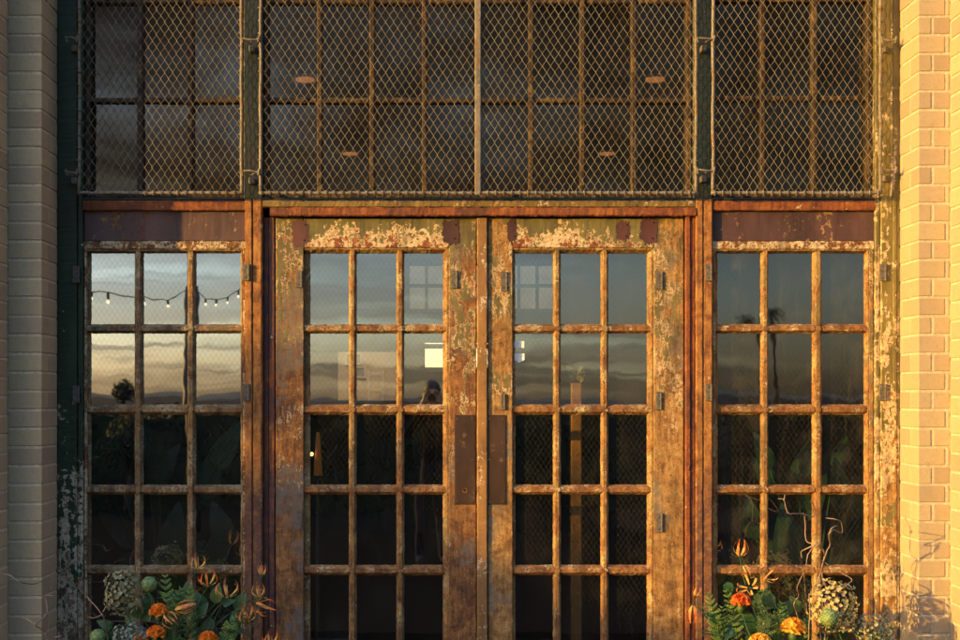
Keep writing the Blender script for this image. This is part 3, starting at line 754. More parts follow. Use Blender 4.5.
def lily(label, px, py, size, axis, y, cx_, group, pale=False, pts=None, openness=1.0):
    c = P(px, py, y); L = size * .86 / S
    t_ = thing('climbing_lily', label, 'flower', root_at(c, .7, cx_), group)
    q = MB(); ax = Vector(axis).normalized()
    for k in range(6):
        wv = random.uniform(-.2, .2); ln = L * random.uniform(.88, 1.1)
        petal(q, c, ax, k * math.pi / 3 + wv, lambda t: (ln * openness * (.08 + .50 * math.sin(math.pi * (t * .74 + .05))), ln * (t * 1.0 - .10 * math.sin(t * 3))),
              lambda t: L * (.022 + .058 * math.sin(math.pi * min(1, t + .08)) * (1 if int(t * 20) % 2 else .85)), 8, .5, (0, 1))
    q.build('bloom', [G['lily_base'], G['lily_pink' if pale else 'lily_tip']], t_)
    q = MB()
    for k in range(6):
        a = k * math.pi / 3 + .4; A_, B_, D_ = frame_of(ax); e = A_ * math.cos(a) + B_ * math.sin(a)
        tip = c + e * L * .62 - ax * L * .08
        q.tube(curve(c, tip, -ax * L * .1, 4), L * .012, 4, L * .009); q.ball(tip, L * .032, 6, 4, 0, (1.6, 1, .7))
    q.tube([c, c - ax * L * .22], L * .035, 6)
    q.build('stamen', G['stem'], t_, True)
    stem_part(t_, Vector(t_['_w']), c - ax * L * .10, (random.uniform(-.04, .04), -.02, .03), .0018, leaves=3, ll=.09, lw=.013)
def hydrangea(label, px, py, rx, rz, mat, y, cx_, group, n=170, fl=.011):
    c = P(px, py, y); t_ = thing('hydrangea', label, 'flower', root_at(c, .35, cx_), group)
    q = MB()
    for k in range(n):
        h_ = 1 - 2 * (k + .5) / n; a = k * 2.399963; rr = math.sqrt(1 - h_ * h_)
        d = Vector((rr * math.cos(a), rr * math.sin(a), h_))
        lump = 1 + .28 * mnoise.noise(d * 2.3 + Vector((px, py, 0))) + random.uniform(-.13, .08)
        p = c + Vector((d.x * rx / S, d.y * (rx + rz) / 2 / S * .8, d.z * rz / S)) * lump
        nd = (d + Vector((random.gauss(0, .3), random.gauss(0, .3), random.gauss(0, .3)))).normalized()
        off = random.uniform(0, 1.5); f_ = fl * random.uniform(.7, 1.2)
        for j in range(4):
            petal(q, p, nd, off + j * math.pi / 2, lambda t: (f_ * t, f_ * .35 * t * t), lambda t: f_ * (.12 + .42 * math.sin(math.pi * min(1, t * .85 + .1))), 2)
    q.build('flower_head', G[mat], t_)
    q = MB()
    for k in range(26):
        d = Vector((random.gauss(0, 1), random.gauss(0, 1), random.gauss(0, 1))).normalized()
        q.tube([c - Vector((0, 0, rz / S * .8)), c + Vector((d.x * rx, d.y * rx, d.z * rz)) / S * .9], .001, 4)
    q.build('flower_stalk', G['stem'], t_)
    stem_part(t_, Vector(t_['_w']), c - Vector((0, 0, rz / S * .6)), (.02, 0, 0), .003, leaves=2, ll=.1, lw=.03)
def pod(label, px, py, r, y, cx_, group):
    c = P(px, py, y); t_ = thing('seed_ball', label, 'seed head', root_at(c, .5, cx_), group)
    q = MB(); q.ball(c, r / S, 26, 16, .05)
    for k in range(150):
        h_ = 1 - 2 * (k + .5) / 150; a = k * 2.399963; rr = math.sqrt(1 - h_ * h_); d = Vector((rr * math.cos(a), rr * math.sin(a), h_))
        q.tube([c + d * r / S * .95, c + (d + Vector((random.gauss(0, .05), random.gauss(0, .05), 0))) * r / S * 1.09], r / S * .07, 5, r / S * .03)
    q.build('ball', G['pod'], t_, True)
    stem_part(t_, Vector(t_['_w']), c - Vector((0, 0, r / S * .9)), (.02, 0, 0), .002)
def fern(label, px, py, h, lean, mat, y, cx_, group, w=.055):
    c = P(px, py, y); t_ = thing('fern_frond', label, 'fern', Vector((c.x - lean * .6, -.44, SOIL)), group)
    p0 = Vector(t_['_w']); pts = curve(p0, c, (-lean * .4, -.01, .02), 26)
    q = MB(); q.tube(pts, .002, 5, .0008); q.build('stem', G['stem'], t_, True)
    q = MB()
    for i in range(4, 27, 2):
        t_i = (i - 4) / 22; L = w * (math.sin(math.pi * min(1, (1 - t_i) * .75 + .08)) ** .9) + .006
        d = (pts[i] - pts[i - 1]).normalized()
        for s_ in (-1, 1):
            side = d.cross(Vector((0, 1, 0))) * s_
            dv = (side + d * .75 + Vector((0, random.gauss(0, .35), random.gauss(0, .1)))).normalized()
            for j in range(4):
                b0 = pts[i] + dv * L * (j / 5)
                for s2 in (-1, 1):
                    dv2 = (dv + side.cross(Vector((0, 1, 0))) * s2 * .9 + d * .3).normalized()
                    leaf_shape(q, b0, dv2, (0, -1, .3), L * .30 * (1 - j * .14), L * .065, n=2)
    q.build('leaflet', G[mat], t_)
def leafy(label, spec, y, cx_, group, mat='leaf', heart=True):
    c = P(spec[0][0], spec[0][1], y); t_ = thing('leafy_stem', label, 'foliage', root_at(c, .6, cx_), group)
    q = MB(); qs = MB(); p0 = Vector(t_['_w'])
    for (px, py, L, a) in spec:
        b0 = P(px, py, y + random.uniform(-.04, .03)); qs.tube(curve(p0, b0, (random.uniform(-.03, .03), 0, .02)), .0022, 5, .0012)
        leaf_shape(q, b0, (math.cos(R(a)), -.25, math.sin(R(a))), (0, -1, .4), L / S * .85, L / S * .27, heart); q.build('leaf', G[mat], t_, True); q = MB()
    qs.build('stem', G['stem'], t_, True)
def twig(label, lines, y, group, mat='twig', r=.0032, cat='twig', dy=.05):
    c = P(*lines[0][0], y); t_ = thing('curly_twig', label, cat, (c.x, y, SOIL), group)
    q = MB()
    for ln in lines:
        raw = [P(px, py, y + dy * math.sin(px * .13 + py * .09)) for (px, py) in ln]; pts = []
        for i in range(len(raw) - 1):        # Catmull-Rom through the points
            a_, b_, c_, d_ = raw[max(0, i - 1)], raw[i], raw[i + 1], raw[min(len(raw) - 1, i + 2)]
            for k in range(5):
                t2 = k / 5
                pts.append(.5 * ((2 * b_) + (c_ - a_) * t2 + (2 * a_ - 5 * b_ + 4 * c_ - d_) * t2 ** 2 + (3 * b_ - a_ - 3 * c_ + d_) * t2 ** 3) + Vector((random.gauss(0, .0007), 0, random.gauss(0, .0007))))
        pts.append(raw[-1]); q.tube(pts, r, 6, r * .45)
    q.build('branch', G[mat], t_, True)

gl = 'flowers in front of the left window'; gr = 'flowers in front of the right window'
yl, yr = -.42, -.44
hydrangea('tall dried olive green hydrangea head at the left, before the shaded window', 123, 592, 17, 21, 'hyd', yl, CLX, gl, 190)
hydrangea('low blue green dried hydrangea head under the taller olive one', 131, 637, 16, 12, 'hyd_b', yl - .06, CLX, gl, 150, .009)
pod('pale green seed ball between the olive hydrangea and the fern', 149, 584.5, 7, yl, CLX, gl)
pod('green seed ball low at the far left, below the bare twigs', 98, 637, 7, yl, CLX, gl)
fern('bright green fern frond right of the seed ball', 165, 577, 0, -.02, 'fern', yl + .03, CLX, gl, .06)
fern('second green fern frond leaning right behind the salmon lily', 181, 590, 0, .05, 'fern', yl + .05, CLX, gl, .06)
fern('small light green frond low at the right end of the left planter', 236, 618, 0, .05, 'fern', yl, CLX, gl, .05)
fern('small fern frond low between the two lowest marigolds at the left', 178, 622, 0, .02, 'fern_dark', yl - .03, CLX, gl, .045)
marigold('orange marigold nearest the green ferns, highest of the left planter', 159, 613, 8.5, 'orange', yl - .02, CLX, gl)
marigold('orange marigold just below the highest one in the left planter', 156, 635, 8.5, 'orange', yl - .06, CLX, gl)
marigold('orange marigold cut by the bottom edge beside the blue green hydrangea', 141, 644, 8.5, 'orange', yl - .05, CLX, gl)
marigold('orange marigold low in the middle of the left planter, alone among dark leaves', 208, 641, 9, 'orange', yl - .04, CLX, gl)
lily('pink and cream lily against the lower bar of the left window, topmost flower there', 197, 569, 17, (.1, -.35, 1), yl, CLX, gl, True)
lily('orange upright lily right below the topmost pink one', 208, 585, 18, (0, -.4, 1), yl - .02, CLX, gl, False, None, 1.1)
lily('spidery yellow lily with open claws right of the orange one', 227, 597, 18, (.05, -.25, 1), yl - .02, CLX, gl, True, None, 1.3)
lily('small yellow lily bud high against the rusted mullion', 262, 575, 13, (.05, -.2, 1), yl, X(230), gl, True, None, .7)
lily('orange tipped lily below the small yellow bud on the mullion', 259, 597, 15, (-.05, -.3, 1), yl, X(230), gl, False, None, .9)
lily('bright orange lily turned to the right at the right end of the left planter', 257, 605, 19, (.9, -.5, -.15), yl - .03, X(230), gl)
lily('yellow orange lily seen from the side under the bright orange one', 247, 621, 19, (-.1, -.5, .9), yl - .03, X(230), gl)
lily('red orange lily cut by the bottom edge before the left door stile', 270, 645, 16, (.1, -.4, 1), yl - .02, X(235), gl)
lily('salmon lily lying sideways across the fern', 176, 610, 24, (.95, -.3, .35), yl - .04, CLX, gl, True, None, .5)
lily('salmon lily hanging below the sideways one', 166, 615, 18, (.7, -.5, -.5), yl - .05, CLX, gl, True, None, .9)
leafy('cluster of dark heart shaped leaves in the left planter', [(198, 618, 20, 60), (222, 604, 16, 20), (192, 630, 22, -30), (225, 632, 22, 10), (182, 606, 18, 110), (150, 600, 16, 160), (205, 606, 18, 120), (232, 612, 18, -40), (215, 622, 20, 200)], yl + .06, CLX, gl)
leafy('dark leaves at the left end of the left planter', [(112, 628, 18, 150), (125, 622, 20, 30), (108, 640, 20, 100), (145, 622, 18, 70)], yl + .08, X(120), gl)
twig('thin bare twigs curling against the shaded left brick pier', [[(48, 662), (46, 634), (36, 625), (47, 614), (46, 597), (54, 596)], [(36, 625), (26, 619), (19, 617)], [(40, 660), (52, 640), (62, 636)]], -.52, gl, 'twig', .0034)
twig('dark bare twig reaching out of the picture across the left brick pier', [[(30, 668), (-18, 640), (-8, 600), (-4, 577), (8, 575), (20, 582), (34, 584), (45, 579)]], -.56, gl, 'twig_dark', .0042)
twig('forked bare twig before the left window, left of the olive hydrangea', [[(110, 655), (107, 636), (103, 616), (88, 598), (80, 588), (79, 578)], [(103, 614), (95, 618), (88, 617)], [(103, 612), (108, 604)]], yl, gl, 'twig', .0034)

marigold('golden marigold nearest the hydrangea in the right planter', 793.5, 630, 11, 'gold', yr - .04, CRX, gr)
marigold('golden marigold cut by the bottom edge left of the higher golden one', 760, 646, 11, 'gold', yr - .05, CRX, gr)
marigold('red orange zinnia among the lilies in the right planter', 741, 603, 9, 'zinnia', yr - .02, CRX, gr)
lily('golden lily with upswept petals, topmost flower of the right planter', 740, 556, 17, (.05, -.3, 1), yr, CRX, gr, False, None, .8)
lily('small salmon lily just under the topmost golden one', 744, 566, 13, (.3, -.5, -.8), yr, CRX, gr, True, None, .8)
lily('salmon lily spread wide left of the window bar', 750, 588, 17, (-.5, -.7, .35), yr - .03, CRX, gr, True, None, 1.3)
lily('salmon lily spread before the window bar, right of the other wide one', 765, 578, 15, (.3, -.6, .6), yr - .02, CRX, gr, True, None, 1.2)
lily('golden lily hanging down at the far left of the right planter', 693, 606, 19, (-.1, -.35, -1), yr, X(715), gr, False, None, .7)
lily('small orange lily bud above the hanging one beside the dark jamb', 696, 596, 11, (.2, -.3, 1), yr, X(715), gr, True, None, .8)
fern('tall grey green frond at the left of the right planter', 708, 594, 0, -.04, 'fern', yr, X(730), gr, .045)
fern('leaning green frond right of the tall one in the right planter', 722, 608, 0, .01, 'fern', yr + .02, X(730), gr, .045)
fern('bushy dark frond before the first window bar at the right', 765, 606, 0, .01, 'fern_dark', yr, CRX, gr, .05)
fern('second bushy frond between zinnia and golden marigold', 773, 618, 0, .04, 'fern_dark', yr - .03, CRX, gr, .05)
leafy('cluster of dark heart shaped leaves in the right planter', [(727, 582, 18, -80), (742, 615, 26, -50), (752, 622, 22, 30), (735, 628, 26, 200), (720, 625, 22, 140), (775, 632, 18, 60), (745, 637, 24, -20), (785, 620, 18, 100)], yr + .05, CRX, gr)
leafy('dark leaves below the yellow green blossoms at the right', [(820, 640, 18, 60), (845, 640, 18, 120), (806, 630, 16, 80), (870, 645, 18, 40)], yr + .05, X(840), gr)
hydrangea('large yellow green blossom head at the right planter beside the sunlit pier', 833, 606, 21, 24, 'hyd_y', yr, X(840), gr, 210, .011)
hydrangea('loose pale sprig of tiny blossoms at the right end of the right planter', 872, 628, 18, 12, 'sprig', yr - .02, X(860), gr, 120, .008)
hydrangea('small pale sprig reaching furthest right, before the olive post', 880, 640, 12, 12, 'sprig', yr, X(860), gr, 80, .008)
pod('green seed ball resting in the yellow green blossoms', 829, 618, 8, yr - .13, X(840), gr)
twig('corkscrew twig rising highest before the right window', [[(822, 660), (828, 600), (822, 575), (824, 552), (815, 545), (806, 540), (805, 520), (803, 514), (788, 513), (784, 500), (778, 499)], [(803, 514), (812, 517), (815, 509), (811, 502)], [(815, 545), (806, 549), (801, 552), (802, 558)], [(815, 545), (808, 555), (806, 566)], [(784, 500), (785, 495)]], yr, gr, 'twig', .0036)
twig('second corkscrew twig hooked at its top, right of the highest one', [[(822, 655), (818, 590), (822, 568), (826, 553), (830, 545), (829, 535), (834, 530), (842, 533), (841, 522), (834, 519), (826, 518)], [(829, 535), (832, 528), (838, 526)]], yr - .03, gr, 'twig', .0036)
twig('crooked twig angled to the right above the yellow green blossoms', [[(836, 640), (838, 600), (834, 588), (843, 586), (852, 580), (838, 571), (822, 561)], [(834, 588), (828, 581), (822, 582)], [(838, 590), (830, 594)]], yr + .02, gr, 'twig', .0036)
twig('pale wavy twig hanging straight down left of the yellow green blossoms', [[(797, 640), (798, 620), (794, 604), (799, 596), (797, 588), (803, 574), (804, 570), (806, 600), (810, 650)]], yr + .02, gr, 'twig', .003)
twig('looped thin twig arching over the yellow green blossoms', [[(808, 650), (810, 610), (809, 596), (813, 593), (820, 597), (823, 606)]], yr - .12, gr, 'twig', .003)
fern('lush green frond arching left of the zinnia', 726, 592, 0, -.05, 'fern', yr + .04, CRX, gr, .045)
fern('upright green frond rising between the first window bar and the corkscrew twig', 782, 604, 0, .02, 'fern', yr + .03, CRX, gr, .055)
fern('low green frond in front of the yellow green blossoms', 806, 622, 0, .03, 'fern', yr - .04, X(800), gr, .05)
fern('upright green frond between the topmost lilies and the seed ball at the left', 190, 588, 0, .0, 'fern', yl + .02, CLX, gl, .05)
leafy('narrow leaves rising behind the golden marigolds', [(756, 612, 26, 75), (770, 610, 24, 100), (782, 616, 22, 60), (800, 612, 20, 120), (748, 624, 20, 150)], yr + .08, CRX, gr, 'fern_dark', False)
leafy('narrow leaves rising between the marigolds at the left', [(150, 612, 22, 95), (175, 608, 24, 70), (190, 600, 20, 100), (140, 618, 20, 120), (235, 610, 22, 60), (215, 604, 22, 80)], yl + .09, CLX, gl, 'fern_dark', False)
# ------------------------------------------------------------------ interior
plant_leaf = two('indoor leaf', (.035, .095, .05), (.075, .16, .085), .32, .2, 8)
def indoor_plant(label, spec, y, pot_px):
    c = P(pot_px, 640, y); t_ = thing('indoor_plant', label, 'plant', (c.x, y, .02), 'plants inside the windows')
    part('pot', plain('dark clay pot', (.10, .06, .04), .8, .3), lambda q: q.tube([(c.x, y, .02), (c.x, y, .06), (c.x, y, .36), (c.x, y, .38)], [.13, .15, .19, .195], 20), t_, smooth=True)
    qs = MB(); q = MB()
    for (px, py, L, a, wd) in spec:
        b0 = P(px, py, y + random.uniform(-.15, .15)); b0.y = max(.22, b0.y)
        qs.tube(curve((c.x, y, .37), b0, (0, 0, .08)), .008, 6, .004)
        leaf_shape(q, b0, (math.cos(R(a)), -.12, math.sin(R(a))), (0, -1, .25), L / S, wd / S, True, 9, .18); q.build('leaf', plant_leaf, t_, True); q = MB()
    qs.build('stem', G['stem'], t_, True)
indoor_plant('tall broad leaved plant behind the left window panes', [(100, 470, 60, 75, 13), (118, 480, 62, 100, 14), (150, 490, 60, 60, 15), (160, 470, 62, 110, 14), (205, 500, 62, 80, 15), (215, 470, 60, 65, 14), (172, 560, 62, 85, 17), (160, 575, 62, 40, 15), (118, 570, 60, 20, 14), (210, 570, 60, 70, 15), (100, 560, 50, 130, 13), (228, 545, 50, 110, 13), (140, 545, 60, 140, 14)], .62, 160)
indoor_plant('leafy plant with pointed leaves behind the right window panes', [(765, 560, 66, 70, 15), (790, 570, 70, 95, 18), (800, 520, 60, 60, 14), (830, 545, 70, 55, 12), (850, 560, 76, 80, 16), (842, 510, 56, 95, 13), (780, 500, 56, 120, 13), (835, 470, 40, 70, 9), (770, 470, 44, 110, 10), (858, 520, 56, 75, 12), (815, 570, 60, 30, 14), (756, 540, 50, 100, 13), (796, 480, 50, 70, 11)], .60, 812)
dl_m = plain('warm lamp disc', (.25, .11, .04), .7, 0, 1, emis=(1.0, .36, .09), es=.20)
ring_m = plain('lamp trim', (.3, .28, .25), .4, .1, metal=.3)
for (px, py, lab, w_) in ((305, 80, 'ceiling lamp seen high at the left through the wide wire guard', 1), (655, 80, 'ceiling lamp seen high at the right through the wide wire guard', .6),
                      (350, 154, 'ceiling lamp seen lower at the left through the wide wire guard', 1), (607, 154, 'ceiling lamp seen lower at the right through the wide wire guard', .9)):
    yy = (RZ - .05 - CAMZ) * 224 * 6 / (CY - py) - D if False else D * (RZ - .04 - CAMZ) * S / (CY - py) - D
    c = P(px, py, yy); t_ = thing('ceiling_lamp', lab, 'ceiling lamp', (c.x, yy, RZ), 'round lamps on the dark ceiling')
    def disk(q, r, z0_, z1_): q.tube([(c.x, yy, z0_), (c.x, yy, z1_)], r, 24)
    part('lamp_disc', dl_m, lambda q: disk(q, .085, RZ - .045, RZ - .03), t_)
    part('lamp_trim', ring_m, lambda q: disk(q, .10, RZ - .029, RZ - .001), t_)
    L = bpy.data.lights.new('lamp_light', 'SPOT'); L.energy = 160 if py > 100 else 6; L.color = (1, .70, .46); L.shadow_soft_size = .08; L.spot_size = R(75); L.spot_blend = .6
    lo = bpy.data.objects.new('lamp_light', L); C.objects.link(lo); lo.parent = t_; lo.location = (0, 0, -.12); lo.rotation_euler = (R(35), 0, R(-20 if px > 480 else 20))
# added white house, turned to the sun to brighten the rear opening
t_ = thing('bright_backdrop_house', 'sunlit white house added to brighten the rear opening', 'house', (0, 18, 0))
part('wall', plain('white render', (.80, .84, .90), .9, .04, 2), lambda q: q.add([(-6, 23.5, 0), (4.5, 16.5, 0), (4.5, 16.5, 6.5), (-6, 23.5, 6.5), (-3, 28, 0), (7.5, 21, 0), (7.5, 21, 6.5), (-3, 28, 6.5)], [(0, 1, 2, 3), (5, 4, 7, 6), (1, 5, 6, 2), (4, 0, 3, 7), (3, 2, 6, 7)]), t_)
part('roof', plain('grey roof', (.15, .14, .13), .9, .2, 4), lambda q: q.add([(-6.3, 23.4, 6.51), (4.5, 16.2, 6.51), (7.9, 21, 6.51), (-3, 28.3, 6.51), (-6.3, 23.4, 6.8), (4.5, 16.2, 6.8), (7.9, 21, 6.8), (-3, 28.3, 6.8)], [(3, 2, 1, 0), (4, 5, 6, 7), (0, 1, 5, 4), (1, 2, 6, 5), (2, 3, 7, 6), (3, 0, 4, 7)]), t_)
wf = plain('dark window frame', (.05, .045, .04), .6, .2)
t_ = thing('rear_window', 'bright rear window of the room seen through the door glass', 'window', ((ox0 + ox1) / 2, RY1, 0))
def bars(q):
    for k in range(3):
        x = ox0 + (ox1 - ox0) * k / 2; q.box(x - .03, x + .03, RY1 + .05, RY1 + .11, oz0, oz1)
    for z in (oz0, oz0 + .35, oz1 - .07): q.box(ox0, ox1, RY1 + .055, RY1 + .105, z, z + .07)
part('frame', wf, bars, t_)
t_ = thing('rear_high_window', 'dim gridded high window at the back of the room', 'window', ((hx0 + hx1) / 2, RY1, hz0))
def bars2(q):
    for k in range(9):
        x = hx0 + (hx1 - hx0) * k / 8; q.box(x - .022, x + .022, RY1 + .05, RY1 + .11, hz0, hz1)
    for z in (hz0, (hz0 + hz1) / 2, hz1 - .05): q.box(hx0, hx1, RY1 + .055, RY1 + .105, z, z + .05)
part('frame', wf, bars2, t_)
part('dimming_sheet', plain('pale window blind', (.75, .75, .75), .9, .1, 4, trans=.5), lambda q: q.box(hx0, hx1, RY1 + .15, RY1 + .155, hz0, hz1), t_)  # translucent sheet added to dim the house wall to a faint glow
# beige partition with framed pictures
py_ = 12.5
pc0, pc1 = P(338, 0, py_).x, P(396, 0, py_).x
t_ = thing('partition_wall', 'beige partition wall with a doorway inside the room', 'wall', ((pc0 + pc1) / 2, py_, 0))
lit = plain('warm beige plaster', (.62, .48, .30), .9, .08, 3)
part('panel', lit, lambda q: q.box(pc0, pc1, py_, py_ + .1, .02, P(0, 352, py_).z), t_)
cf = plain('cream picture frame', (.75, .68, .52), .6, .08)
for (a, b_, c_, e, lab) in ((345, 362, 353, 365, 'small cream picture frame, upper of the two on the beige partition'), (352, 366, 366, 378, 'small cream picture frame, lower of the two on the beige partition')):
    v0, v1 = P(a, e, py_ - .03), P(b_, c_, py_ - .03)
    t2 = thing('picture_frame', lab, 'picture frame', ((v0.x + v1.x) / 2, py_ - .03, v0.z))
    def pf(q):
        k = .025
        q.box(v0.x, v1.x, py_ - .04, py_ - .002, v1.z - k, v1.z); q.box(v0.x, v1.x, py_ - .04, py_ - .002, v0.z, v0.z + k)
        q.box(v0.x, v0.x + k, py_ - .039, py_ - .002, v0.z + k, v1.z - k); q.box(v1.x - k, v1.x, py_ - .039, py_ - .002, v0.z + k, v1.z - k)
    part('moulding', cf, pf, t2)
    part('picture', plain('grey print', (.25, .24, .22), .7, .3, 12), lambda q: q.box(v0.x + .02, v1.x - .02, py_ - .02, py_ - .004, v0.z + .02, v1.z - .02), t2)
def chair(label, px0, px1, ptop, y):
    a, b_ = P(px0, ptop, y), P(px1, ptop, y); w2 = (b_.x - a.x); top = a.z
    t_ = thing('tall_chair', label, 'chair', ((a.x + b_.x) / 2, y, .02), 'cream chairs inside the room')
    for x in (a.x, b_.x):
        part('back_post', cf, lambda q: q.box(x - .02, x + .02, y - .02, y + .02, .021, top, .004), t_)
        part('leg', cf, lambda q: q.box(x - .02, x + .02, y - .45, y - .41, .021, .62, .004), t_)
    part('seat', cf, lambda q: q.box(a.x - .03, b_.x + .03, y - .47, y - .022, .621, .67, .01), t_)
    part('backrest', cf, lambda q: [q.box(a.x + .021, b_.x - .021, y - .012, y + .012, top - .06 - k * .2, top - .02 - k * .2, .004) for k in range(3)], t_)
chair('cream high backed chair before the beige partition', 369, 383, 371, 10.5)
# sunlit wooden post with dried flowers just inside the right leaf
t_ = thing('wooden_post', 'sunlit orange wooden post standing inside behind the right door leaf', 'post', (P(575.5, 0, .46).x, .46, .02))
wm = plain('orange varnished wood', (.50, .24, .06), .5, .25, 30, .2)
c = P(576, 383, .46)
part('shaft', wm, lambda q: q.slab('z', .021, c.z, c.x - .025, c.x + .025, .435, .49, ch=.004), t_)
part('foot', wm, lambda q: q.box(c.x - .12, c.x + .12, .38, .56, .02, .05, .004), t_)
q = MB()
for k in range(46):
    a = random.uniform(0, 6.28); rr = random.uniform(.004, .035); hh = random.uniform(.0, .09)
    p = c + Vector((math.cos(a) * rr, math.sin(a) * rr, hh)); leaf_shape(q, p, (math.cos(a), math.sin(a), .8), (0, -1, .3), .028, .008)
t2 = q.build('dried_bouquet', G['sprig'], None, loc=c); tag(t2, 'small dried bouquet on top of the sunlit wooden post', 'dried flowers')
# amber lantern glowing inside the left leaf
c = P(318, 455, .55); t_ = thing('amber_lantern', 'amber glowing cone shaped lamp inside behind the left door leaf', 'lamp', (c.x, .55, .02))
part('stand', plain('lamp stand', (.06, .05, .04), .5, .2), lambda q: (q.tube([(c.x, .55, .021), (c.x, .55, c.z - .12)], .012, 10), q.tube([(c.x, .55, .021), (c.x, .55, .045)], .11, 20)), t_)
part('lamp_shade', plain('amber shade', (.55, .22, .05), .5, .2, 8, emis=(1, .34, .05), es=.03), lambda q: q.tube([(c.x, .55, c.z - .1), (c.x, .55, c.z + .11)], .022, 20, .009), t_, smooth=True)
part('bulb', plain('glowing bulb', (.9, .6, .3), .4, 0, 1, emis=(1, .55, .18), es=2.5), lambda q: q.ball((c.x - .03, .53, c.z + .005), .010, 10, 7), t_, smooth=True)
# dark counter added to hide the bright lower part of the partition
t_ = thing('masking_counter', 'high dark counter added to hide the bright lower partition', 'counter', (-1.6, 11, .02))
part('counter_body', wf, lambda q: q.box(-2.9, 1.9, 9.4, 9.9, .021, 1.50), t_)
part('counter_top', plain('counter top', (.14, .12, .10), .35, .2, 9), lambda q: q.box(-2.94, 1.95, 9.3, 9.98, 1.501, 1.54, .006), t_)

# ------------------------------------------------------------------ the place behind the camera, seen mirrored in the glass
def MX(px, Y): return CAMX + (px - CX) / (S * D) * (D + Y)      # x of something Y metres before the facade
def MZ(py, Y): return CAMZ + (CY - py) / (S * D) * (D + Y)
bush_leaf = two('hedge leaf', (.010, .020, .008), (.022, .042, .015), .85, .1, 3)
bark = plain('bark', (.06, .045, .035), .95, .4, 12, .6)
def crown(q, blobs, n, size):
    tot = sum(b[3] ** 2 for b in blobs)
    for (x, y, z, r, *sq) in blobs:
        sx, sy, sz = sq if sq else (1, 1, 1)
        for _ in range(int(n * r * r / tot)):
            d = Vector((random.gauss(0, 1), random.gauss(0, 1), random.gauss(0, 1))).normalized()
            rr = r * random.uniform(.55, 1.0) ** .5 * (1 + .22 * mnoise.noise(d * 2.2 + Vector((x, y, z))))
            p = Vector((x, y, z)) + Vector((d.x * rr * sx, d.y * rr * sy, d.z * rr * sz))
            u = Vector((random.gauss(0, 1), random.gauss(0, 1), random.gauss(0, 1))).normalized(); v = u.orthogonal().normalized(); s_ = size * random.uniform(.6, 1.3)
            q.add([p - u * s_, p + v * s_ * .5, p + u * s_, p - v * s_ * .5], [(0, 1, 2, 3)])
def tree(name, label, cat, base, blobs, n, size, tr, group=None):
    t_ = thing(name, label, cat, base, group); b = Vector(base)
    top = Vector((blobs[0][0], blobs[0][1], blobs[0][2]))
    part('trunk', bark, lambda q: (q.tube(curve(b, top, (.05, .05, 0), 6), tr, 10, tr * .5), [q.tube(curve(b.lerp(top, .6), Vector(k[:3]), (0, 0, .1), 5), tr * .5, 8, tr * .15) for k in blobs]), t_, smooth=True)
    part('crown', bush_leaf, lambda q: (crown(q, blobs, n, size), [q.ball(k[:3], k[3] * .72, 14, 9, .12) for k in blobs] if size < .1 else None), t_)
# unseen tree added far left, its crown shaped to shade the lower doors
Lt = 22.0
def U(u, z, l=Lt): return (SX * l + u * .469, SY * l - u * .883, z)
tree('shadow_tree', 'unseen leafy tree added at the left to shade the lower doors', 'tree', U(-1.6, 0), [(*U(-2.05, 3.8), 2.0), (*U(-.66, 3.45), 1.05), (*U(-.3, 2.4), .9), (*U(-1.2, 2.2), 1.2), (*U(.32, 3.1), .98), (*U(-2.6, 2.0), 1.4)], 11500, .16, .16)
# hedge added behind the camera so the lower panes mirror something dark
hd = MB()
hedge = thing('mirror_hedge', 'long dark hedge added for the lower panes to mirror', 'hedge', (0, -13, 0))
q = MB(); qi = MB(); qi.box(-7, 9.5, -13.35, -12.65, 0, 1.30); qi.build('hedge_core', bush_leaf, hedge)
for _ in range(9000):
    x = random.uniform(-7.1, 9.6); y = random.choice((-12.6, -13.4, random.uniform(-13.4, -12.6))) + random.gauss(0, .04)
    z = random.uniform(0.02, 1.36) if abs(y + 13) > .3 else 1.34 + random.gauss(0, .035)
    u = Vector((random.gauss(0, 1), random.gauss(0, 1), random.gauss(0, 1))).normalized(); v = u.orthogonal().normalized()
    p = Vector((x, y, z)); q.add([p - u * .06, p + v * .03, p + u * .06, p - v * .03], [(0, 1, 2, 3)])
q.build('hedge_foliage', bush_leaf, hedge)
# unseen mulch bed added so the lowest panes mirror near black
q = MB(); q.box(-7.1, 9.1, -12.3, -2.6, .004, .05); struct(q.build('dark_mirror_bed', plain('dark mulch', (.012, .010, .008), .95, .4, 30, spec=.0)))
# far low hills
hm = plain('far hills', (.05, .055, .05), .95, .2, .02, coord='Object')
q = MB(); N_ = 90; vs = []; fs = []
for i in range(N_ + 1):
    x = -800 + 1600 * i / N_
    h = 2.2 + 1.6 * mnoise.noise(Vector((x * .006, 1.3, 0))) + .5 * mnoise.noise(Vector((x * .03, 4, 0)))
    vs += [(x, -640, 0), (x, -660, max(1.0, h)), (x, -720, max(1.0, h * 1.1)), (x, -760, -1)]
for i in range(N_):
    for k in range(3): fs.append((i * 4 + k, i * 4 + 4 + k, i * 4 + 5 + k, i * 4 + 1 + k))
q.add(vs, fs); struct(q.build('hills', hm, smooth=True))
# round shrub whose top stands against the sky at the left
Y_ = 12.0
c = (MX(125, Y_), -Y_, MZ(394, Y_))
tree('round_shrub', 'round clipped shrub standing against the sunset sky', 'shrub', (c[0], c[1], 0), [(*c, .15), (c[0], c[1], .9, .40)], 2600, .03, .05)
